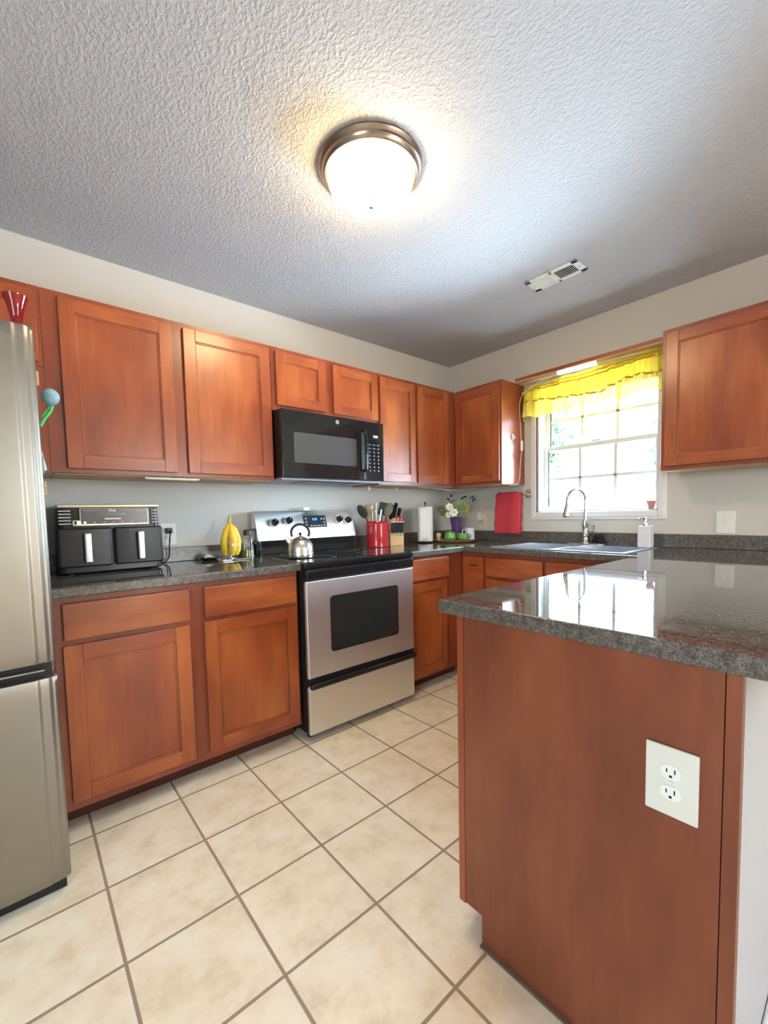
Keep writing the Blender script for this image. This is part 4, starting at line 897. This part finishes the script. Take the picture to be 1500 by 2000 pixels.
uten('black_masher', 'black masher with a dark grip in the red crock', (UX, UY-.03, Z0), (UX+.030, UY-.015, ZC+.275), .010, MBLM, None, None)

# ------------------------------------------------------------------ knife block
BX0, BX1 = -.905, -.790
kb = thing('knife_block', 'pale wooden knife block right of the red crock', 'knife block', (-.822, -.13, ZC), rz=math.radians(-6))
KM = Matrix.Translation((-.822, -.130, ZC+.0005)) @ Matrix.Rotation(math.radians(-20), 4, 'Z')
def kmake(b, name, mat, parent, **k):
    o = b.make(name, mat, None, origin=(0, 0, 0), **k); o.data.transform(KM); 
    if parent is not None:
        o.data.transform(parent.matrix_basis.inverted()); o.parent = parent
    return o
kb.rotation_euler = (0, 0, 0)
b = B(); b.prism([(-.055, 0), (-.055, .090), (-.006, .205), (.060, .180), (.060, 0)], 0, -.055, .055, MBLK); kmake(b, 'block', MBLK, kb, smooth=False)
dirk = Vector((0, -math.sin(math.radians(38)), math.cos(math.radians(38))))
def knife(lx, ly, lz, L_, w_, m, nm, lab, grp, dr_=None, tipm=None):
    d = dr_ or dirk; p = Vector((lx, ly, lz)); root = KM @ p
    t = thing(nm, lab, 'knife' if nm != 'kitchen_scissors' else 'scissors', root, grp)
    q = d.to_track_quat('Z', 'Y').to_matrix().to_4x4(); q.translation = p
    b = B(); b.box((-w_[0]/2, -w_[1]/2, .004), (w_[0]/2, w_[1]/2, L_), m, .003, xf=q); kmake(b, 'handle', m, t)
    if tipm: b = B(); b.box((-w_[0]/2-.0004, -w_[1]/2-.0004, L_-.006), (w_[0]/2+.0004, w_[1]/2+.0004, L_+.001), tipm, .002, xf=q); kmake(b, 'end_cap', tipm, t)
    b = B(); b.box((-.001, -w_[1]*.4, -.02), (.001, w_[1]*.4, .004), MST, xf=q); kmake(b, 'blade', MST, t)
for k in range(8):
    knife(-.046+.0132*k, -.059, .088+.002, .088, (.0095, .014), plain('knife_handle_navy', (.03, .04, .055), .3, noise_amt=.1) if k == 0 else bpy.data.materials['knife_handle_navy'], 'steak_knife', 'dark-handled steak knife in the row across the front of the knife block', 'steak knives in the knife block', Vector((0, -.12, 1)).normalized(), MCHR)
for (lx, ly, lz, L_, lab) in ((-.035, -.012, .195, .115, 'big black-handled chef knife at the left of the knife block top'), (.002, .018, .200, .125, 'black-handled bread knife rising highest from the knife block'), (.036, .012, .195, .090, 'black-handled carving knife at the right of the knife block top')):
    knife(lx, ly, lz, L_, (.017, .026), MBLM, 'kitchen_knife', lab, 'large knives in the knife block', Vector((.1, -.35, 1)).normalized())
t = thing('kitchen_scissors', 'red-handled scissors in the knife block', 'scissors', KM @ Vector((.035, -.03, .165)))
for s_ in (-1, 1):
    b = B(); c = Vector((.030+.015*s_, -.045, .196)); b.tube([c+Vector((.013*math.cos(a), -.004*math.sin(a), .022*math.sin(a))) for a in [2*PI*k/16 for k in range(17)]], .0042, 8, MRED, cap=False)
    b.tube([c+Vector((0, 0, -.022)), Vector((.030, -.038, .158))], .004, 8, MRED); kmake(b, 'finger_loop', MRED, t)

# ------------------------------------------------------------------ paper towel
QX, QY = -.500, -.150
ph = thing('paper_towel_holder', 'dark metal paper towel holder', 'holder', (QX, QY, ZC))
b = B(); b.lathe([(0, 0), (.070, 0), (.072, .004), (.066, .010), (0, .011)], (QX, QY, ZC+.0005), 36, MBLM); b.make('base', MBLM, ph)
b = B(); b.cyl((QX, QY, ZC+.01), (QX, QY, ZC+.315), .005, .005, 12, MBLM); b.ball((QX, QY, ZC+.318), .009, mat=MBLM); b.make('spindle', MBLM, ph)
b = B(); b.cyl((QX+.078, QY-.030, ZC+.004), (QX+.078, QY-.030, ZC+.165), .003, .003, 10, MBLM); b.cyl((QX+.05, QY-.02, ZC+.005), (QX+.078, QY-.030, ZC+.005), .004, .004, 8, MBLM); b.make('side_arm', MBLM, ph)
pr_ = thing('paper_towel_roll', 'white paper towel roll with a loose sheet in the back corner', 'paper towels', (QX, QY, ZC+.012))
b = B(); b.lathe([(.020, .012), (.060, .012), (.061, .014), (.061, .284), (.060, .287), (.020, .287), (.019, .284), (.019, .014), (.020, .012)], (QX, QY, ZC), 48, MPAP); b.make('roll', MPAP, pr_)
b = B(); b.grid(lambda u, v: (QX-.0615*math.cos(.9*(1-u)+.25)-.055*u*(.4+.6*u)-.0, QY-.0615*math.sin(.9*(1-u)+.25)*(1-u)-.050*u, ZC+.016+(.264-.006*u)*v+.003*math.sin(u*9)*v), 14, 8, MPAP); o = b.make('loose_sheet', MPAP, pr_, angle=80); md_ = o.modifiers.new('thickness', 'SOLIDIFY'); md_.thickness = .0012

# ------------------------------------------------------------------ round tray with ceramics
TX, TY = -.262, -.262
t = thing('wooden_tray', 'round wooden serving board in the counter corner', 'tray', (TX, TY, ZC))
b = B(); b.lathe([(0, 0), (.165, 0), (.178, .006), (.182, .016), (.178, .019), (.170, .015), (0, .014)], (TX, TY, ZC+.0005), 56, wood('walnut_board', (.16, .07, .03), (.24, .11, .05), (.34, .18, .09), rough=.4)); b.make('board', None, t)
ZT = ZC+.0155
def pot(x, y, lab, nm, lid):
    t = thing(nm, lab, nm.split('_')[0], (x, y, ZT)); b = B()
    b.lathe([(0, 0), (.034, 0), (.042, .004), (.047, .018), (.046, .036), (.040, .050), (.038, .056), (.0355, .056), (.037, .048), (.043, .034), (.043, .018), (.036, .006), (0, .005)], (x, y, ZT), 36, MGRN); b.make('bowl', MGRN, t)
    e = Vector((.64, -.76, 0)); c = Vector((x, y, ZT))
    if lid:
        b = B(); b.lathe([(.040, .0565), (.036, .064), (.020, .070), (.006, .073), (.005, .079), (.009, .085), (.006, .091), (0, .092)], (x, y, ZT), 32, MGRN); b.make('lid', MGRN, t)
    for s_ in ((-1, 1) if not lid else ()):
        b = B(); b.tube([c+e*s_*.043+Vector((0, 0, .042)), c+e*s_*.060+Vector((0, 0, .044)), c+e*s_*.062+Vector((0, 0, .028)), c+e*s_*.046+Vector((0, 0, .018))], .0045, 8, MGRN); b.make('ear_handle', MGRN, t)
TR = Vector((.64, -.76, 0)); TF = Vector((.76, .64, 0)); TC = Vector((TX, TY, 0))
p1 = TC-TR*.042-TF*.085; p2 = TC+TR*.060-TF*.085
pot(p1.x, p1.y, 'green lidded ceramic sugar bowl on the round board', 'sugar_bowl', True)
pot(p2.x, p2.y, 'green open ceramic creamer beside the lidded bowl on the round board', 'creamer_bowl', False)
pm = TC+TR*.118-TF*.010; t = thing('coffee_mug', 'white and lilac patterned mug at the right of the round board', 'mug', (pm.x, pm.y, ZT))
b = B(); b.lathe([(0, 0), (.034, 0), (.037, .003), (.038, .090), (.036, .092), (.0345, .090), (.034, .006), (0, .005)], (pm.x, pm.y, ZT), 36, MMUG); b.make('cup', MMUG, t)
b = B(); c = Vector((pm.x, pm.y, ZT)); b.tube([c-TR*.036+Vector((0, 0, .078)), c-TR*.058+Vector((0, 0, .074)), c-TR*.064+Vector((0, 0, .050)), c-TR*.054+Vector((0, 0, .026)), c-TR*.036+Vector((0, 0, .018))], .0052, 10, MMUG); b.make('handle', MMUG, t)
ps = TC-TR*.135-TF*.03; t = thing('salt_shaker', 'small pale yellow round shaker at the left of the round board', 'shaker', (ps.x, ps.y, ZT))
b = B(); b.lathe([(0, 0), (.018, 0), (.019, .006), (.011, .012), (.020, .022), (.024, .038), (.019, .052), (.010, .058), (0, .060)], (ps.x, ps.y, ZT), 28, plain('shaker_cream', (.72, .58, .28), .3, noise_amt=.1)); b.make('body', None, t)
pv = TC+TR*.010+TF*.045; vz = thing('flower_vase', 'tall dark purple fluted vase at the back of the round board', 'vase', (pv.x, pv.y, ZT))
b = B(); prof = [(0, 0), (.030, 0), (.032, .004), (.034, .05), (.040, .11), (.050, .172), (.052, .180), (.048, .180), (.044, .165), (.030, .05), (0, .01)]
vs = b.lathe(prof, (pv.x, pv.y, ZT), 48, MPUR)
for v in vs:
    r_ = Vector((v.co.x-pv.x, v.co.y-pv.y)); 
    if r_.length > 1e-4: a = math.atan2(r_.y, r_.x); k = 1+.045*math.cos(12*a); v.co.x = pv.x+r_.x*k; v.co.y = pv.y+r_.y*k
b.make('body', MPUR, vz)
bq = thing('flower_bouquet', 'artificial bouquet of white flowers, pale green leaves and navy berries in the purple vase', 'flowers', (pv.x, pv.y, ZT+.10))
V = lambda r_, f_, z_: pv+TR*r_+TF*f_+Vector((0, 0, z_)) if False else Vector((pv.x, pv.y, 0))+TR*r_+TF*f_+Vector((0, 0, z_))
b = B(); tips = [(-.12, -.02, 1.205), (-.10, .0, 1.165), (.03, -.02, 1.21), (.07, -.03, 1.22), (.09, 0, 1.19), (-.04, .02, 1.28), (-.05, -.02, 1.30), (.06, .03, 1.30), (.13, -.01, 1.285), (-.03, -.06, 1.19), (.0, -.07, 1.16)]
for (r_, f_, z_) in tips: b.tube([V(0, 0, ZT+.10), V(r_*.35, f_*.3, ZT+.19), V(r_, f_, z_)], .0014, 5, MLEAF)
b.make('stems', MLEAF, bq)
def leaves(cs, n, sz, mat, nm):
    b = B()
    for _ in range(n):
        c, R_ = random.choice(cs); d = Vector((random.gauss(0, 1), random.gauss(0, 1), random.gauss(0, 1))).normalized(); p = Vector(c)+Vector((d.x*R_[0], d.y*R_[0], d.z*R_[1]))*random.random()**.4
        a = (d+Vector((random.uniform(-.7, .7), random.uniform(-.7, .7), random.uniform(-.3, .9)))).normalized(); s_ = a.cross(Vector((random.random(), random.random(), random.random()))).normalized(); L_ = sz*random.uniform(.6, 1.2)
        n_ = a.cross(s_)*.15*L_
        b.quad([p, p+a*L_*.5+s_*L_*.28+n_, p+a*L_, p+a*L_*.5-s_*L_*.28+n_], mat)
    return b.make(nm, mat, bq, smooth=False)
o = leaves([(V(.055, -.02, 1.205), (.045, .035)), (V(.03, -.01, 1.225), (.03, .03))], 260, .022, plain('pale_leaf', (.42, .55, .22), .5, noise_amt=.35, nscale=70), 'pale_leaves')
o = leaves([(V(-.115, 0, 1.19), (.030, .035)), (V(-.095, .01, 1.16), (.03, .02))], 120, .022, MLEAF, 'dark_leaves')
def bloom(c, r_, nm='white_flower'):
    b = B()
    for k in range(7):
        a = 2*PI*k/7; d = (TR*math.cos(a)+Vector((0, 0, 1))*math.sin(a)); n_ = -TF
        def f(u, v, d=d): 
            s_ = d.cross(n_).normalized(); w_ = math.sin(min(1, u*1.08)*PI)**.6*.42 if u > 0 else 0
            return Vector(c)+d*(r_*u)+s_*(r_*w_*(v-.5)*2)+n_*(r_*(.15+.35*math.sin(u*PI*.8)-.25*(v-.5)**2))
        b.grid(f, 6, 4, MPET)
    b.ball(Vector(c)-TF*r_*.25, r_*.16, mat=MGOLD); return b.make(nm, MPET, bq)
bloom(V(-.055, -.06, 1.215), .034); bloom(V(-.022, -.075, 1.168), .038); bloom(V(-.065, -.06, 1.150), .026)
for grp in ([(-.060, 0, 1.275), (-.045, .0, 1.262), (-.035, .01, 1.250), (-.068, .01, 1.285), (-.020, .01, 1.268)], [(-.048, -.01, 1.318), (-.035, 0, 1.310), (-.042, .01, 1.302)], [(.055, .02, 1.290), (.068, .02, 1.296), (.080, .02, 1.298), (.045, .02, 1.284)], [(.118, 0, 1.288), (.135, 0, 1.297), (.150, 0, 1.272), (.135, 0, 1.262), (.140, 0, 1.280)]):
    b = B()
    for p in grp: b.ball(V(*p), .0078, mat=MBER)
    b.make('berry_cluster', MBER, bq)
for p in ((-.085, -.03, 1.155), (.085, -.03, 1.185)):
    b = B(); c = V(*p)
    for k in range(26):
        d = Vector((random.gauss(0, 1), random.gauss(0, 1), random.gauss(0, 1))).normalized(); b.ball(c+d*.012, .006, mat=MGOLD, sub=1)
    b.make('yellow_flower', MGOLD, bq)

# ------------------------------------------------------------------ things on and beside the refrigerator
t = thing('glass_vase', 'flared red glass vase on top of the refrigerator', 'vase', (-2.976, -.72, 1.7425))
b = B(); b.lathe([(r_*.70, z_*1.27) for (r_, z_) in [(0, .0), (.026, .0), (.028, .004), (.021, .03), (.021, .052), (.026, .070), (.035, .094), (.048, .112), (.050, .116), (.047, .116), (.033, .096), (.023, .071), (.0175, .052), (.017, .03), (.02, .008), (0, .006)]], (-2.976, -.72, 1.7427), 36, MREDG); b.make('glass', MREDG, t)
t = thing('dish_brush', 'blue and white round scrubber with a green handle hung on the refrigerator side', 'brush', (FX+.02, -.80, 1.53))
b = B(); b.ball((FX+.036, -.80, 1.568), .028, (.9, 1, .95), MBLUE, 3)
b.make('scrub_head', MBLUE, t, label='blue and white round head'); b = B(); b.tube([(FX+.040, -.80, 1.541), (FX+.034, -.80, 1.523), (FX+.016, -.80, 1.495), (FX+.006, -.80, 1.473)], .005, 8, MGRP); b.tube([(FX+.036, -.80, 1.541), (FX+.012, -.80, 1.503)], .003, 8, MGRP); b.make('handle', MGRP, t, label='green handle')
for (z_, dy, lab) in ((1.620, -.80, 'small pale wooden clip on the refrigerator side above the blue scrubber'), (1.275, -.82, 'small pale wooden clip low on the refrigerator side')):
    t = thing('wooden_clip', lab, 'clip', (FX, dy, z_)); b = B(); b.box((FX-.0035, dy-.008, z_-.022), (FX+.010, dy+.008, z_+.022), MLW, .002); b.make('peg', MLW, t)
t = thing('paper_note', 'white folded paper with a blue edge stuck to the refrigerator side', 'paper', (FX, -.80, 1.37))
b = B(); b.prism([(FX-.0035, 1.425), (FX-.002, 1.425), (FX+.014, 1.335), (FX+.012, 1.330), (FX-.0035, 1.332)], 1, -.83, -.79, MPL); b.make('sheet', MPL, t)
b = B(); b.box((FX-.003, -.835, 1.320), (FX+.007, -.831, 1.375), MBLUE); b.make('blue_edge', MBLUE, t)
b = B(); b.cyl((-2.845, -.306, 1.42), (-2.845, -.316, 1.42), .006, .006, 12, MCHR); o = b.make('cabinet_hinge_screw', MCHR, None, origin=(-2.845, -.31, 1.42)); bpy.data.objects.remove(o)

# ------------------------------------------------------------------ outside the window
b = B(); b.box((.145, -14, -.35), (30, 16, -.30)); o = b.make('patio_ground', MCON, None, smooth=False); o['kind'] = 'structure'; o['label'] = 'pale sunlit ground outside'
def fence_run(lab, x, y0, y1, h_):
    t = thing('vinyl_fence', lab, 'fence', (x, (y0+y1)/2, -.30)); b = B(); n = int(abs(y1-y0)/.15)
    for k in range(n): b.box((x, y0+k*.15+.003, -.26), (x+.03, y0+(k+1)*.15-.003, h_-.06), MFEN)
    b.make('pickets', MFEN, t, smooth=False)
    b = B(); b.box((x-.02, y0, h_-.06), (x+.05, y1, h_+.03), MFEN, .005); b.box((x-.02, y0, -.22), (x+.05, y1, -.12), MFEN, .005); b.make('rail', MFEN, t)
    for k in range(int((y1-y0)/2.4)+1):
        b = B(); yy = y0+k*2.4; b.box((x-.04, yy-.06, -.3), (x+.07, yy+.06, h_+.08), MFEN, .01); b.make('post', MFEN, t)
fence_run('long white vinyl privacy fence across the yard outside the window', 5.5, -4, 10, 1.55)
def tree(x, y, h_, r_, lab, n=900, sz=.34):
    t = thing('tree', lab, 'tree', (x, y, -.3), 'trees beyond the fence'); b = B(); b.tube([(x, y, -.3), (x+.1, y, h_*.4), (x, y+.1, h_*.75)], [.18, .13, .05], 10, MBARK); b.make('trunk', MBARK, t); b = B()
    for _ in range(n):
        d = Vector((random.gauss(0, 1), random.gauss(0, 1), random.gauss(0, 1))).normalized()*random.random()**.35; k = .75+.45*noise.noise(d*2.2+Vector((x, y, 0)))
        p = Vector((x, y, h_*.66))+Vector((d.x*r_, d.y*r_, d.z*h_*.38))*k; a = Vector((random.gauss(0, 1), random.gauss(0, 1), random.gauss(0, 1))).normalized(); s_ = a.orthogonal().normalized(); L_ = sz*random.uniform(.5, 1.1)
        b.quad([p, p+a*L_*.5+s_*L_*.4, p+a*L_, p+a*L_*.5-s_*L_*.4], MFOL)
    b.make('crown', MFOL, t, smooth=False)
tree(10.5, 5.0, 5.4, 1.6, 'tall leafy tree seen through the left upper panes')
tree(12.5, 1.4, 4.6, 1.7, 'broad leafy tree seen through the middle upper pane')
tree(10.5, -2.2, 3.4, 1.5, 'lower leafy tree seen toward the right of the window')
tree(14.5, 9.2, 4.2, 1.8, 'leafy tree at the far left beyond the fence')
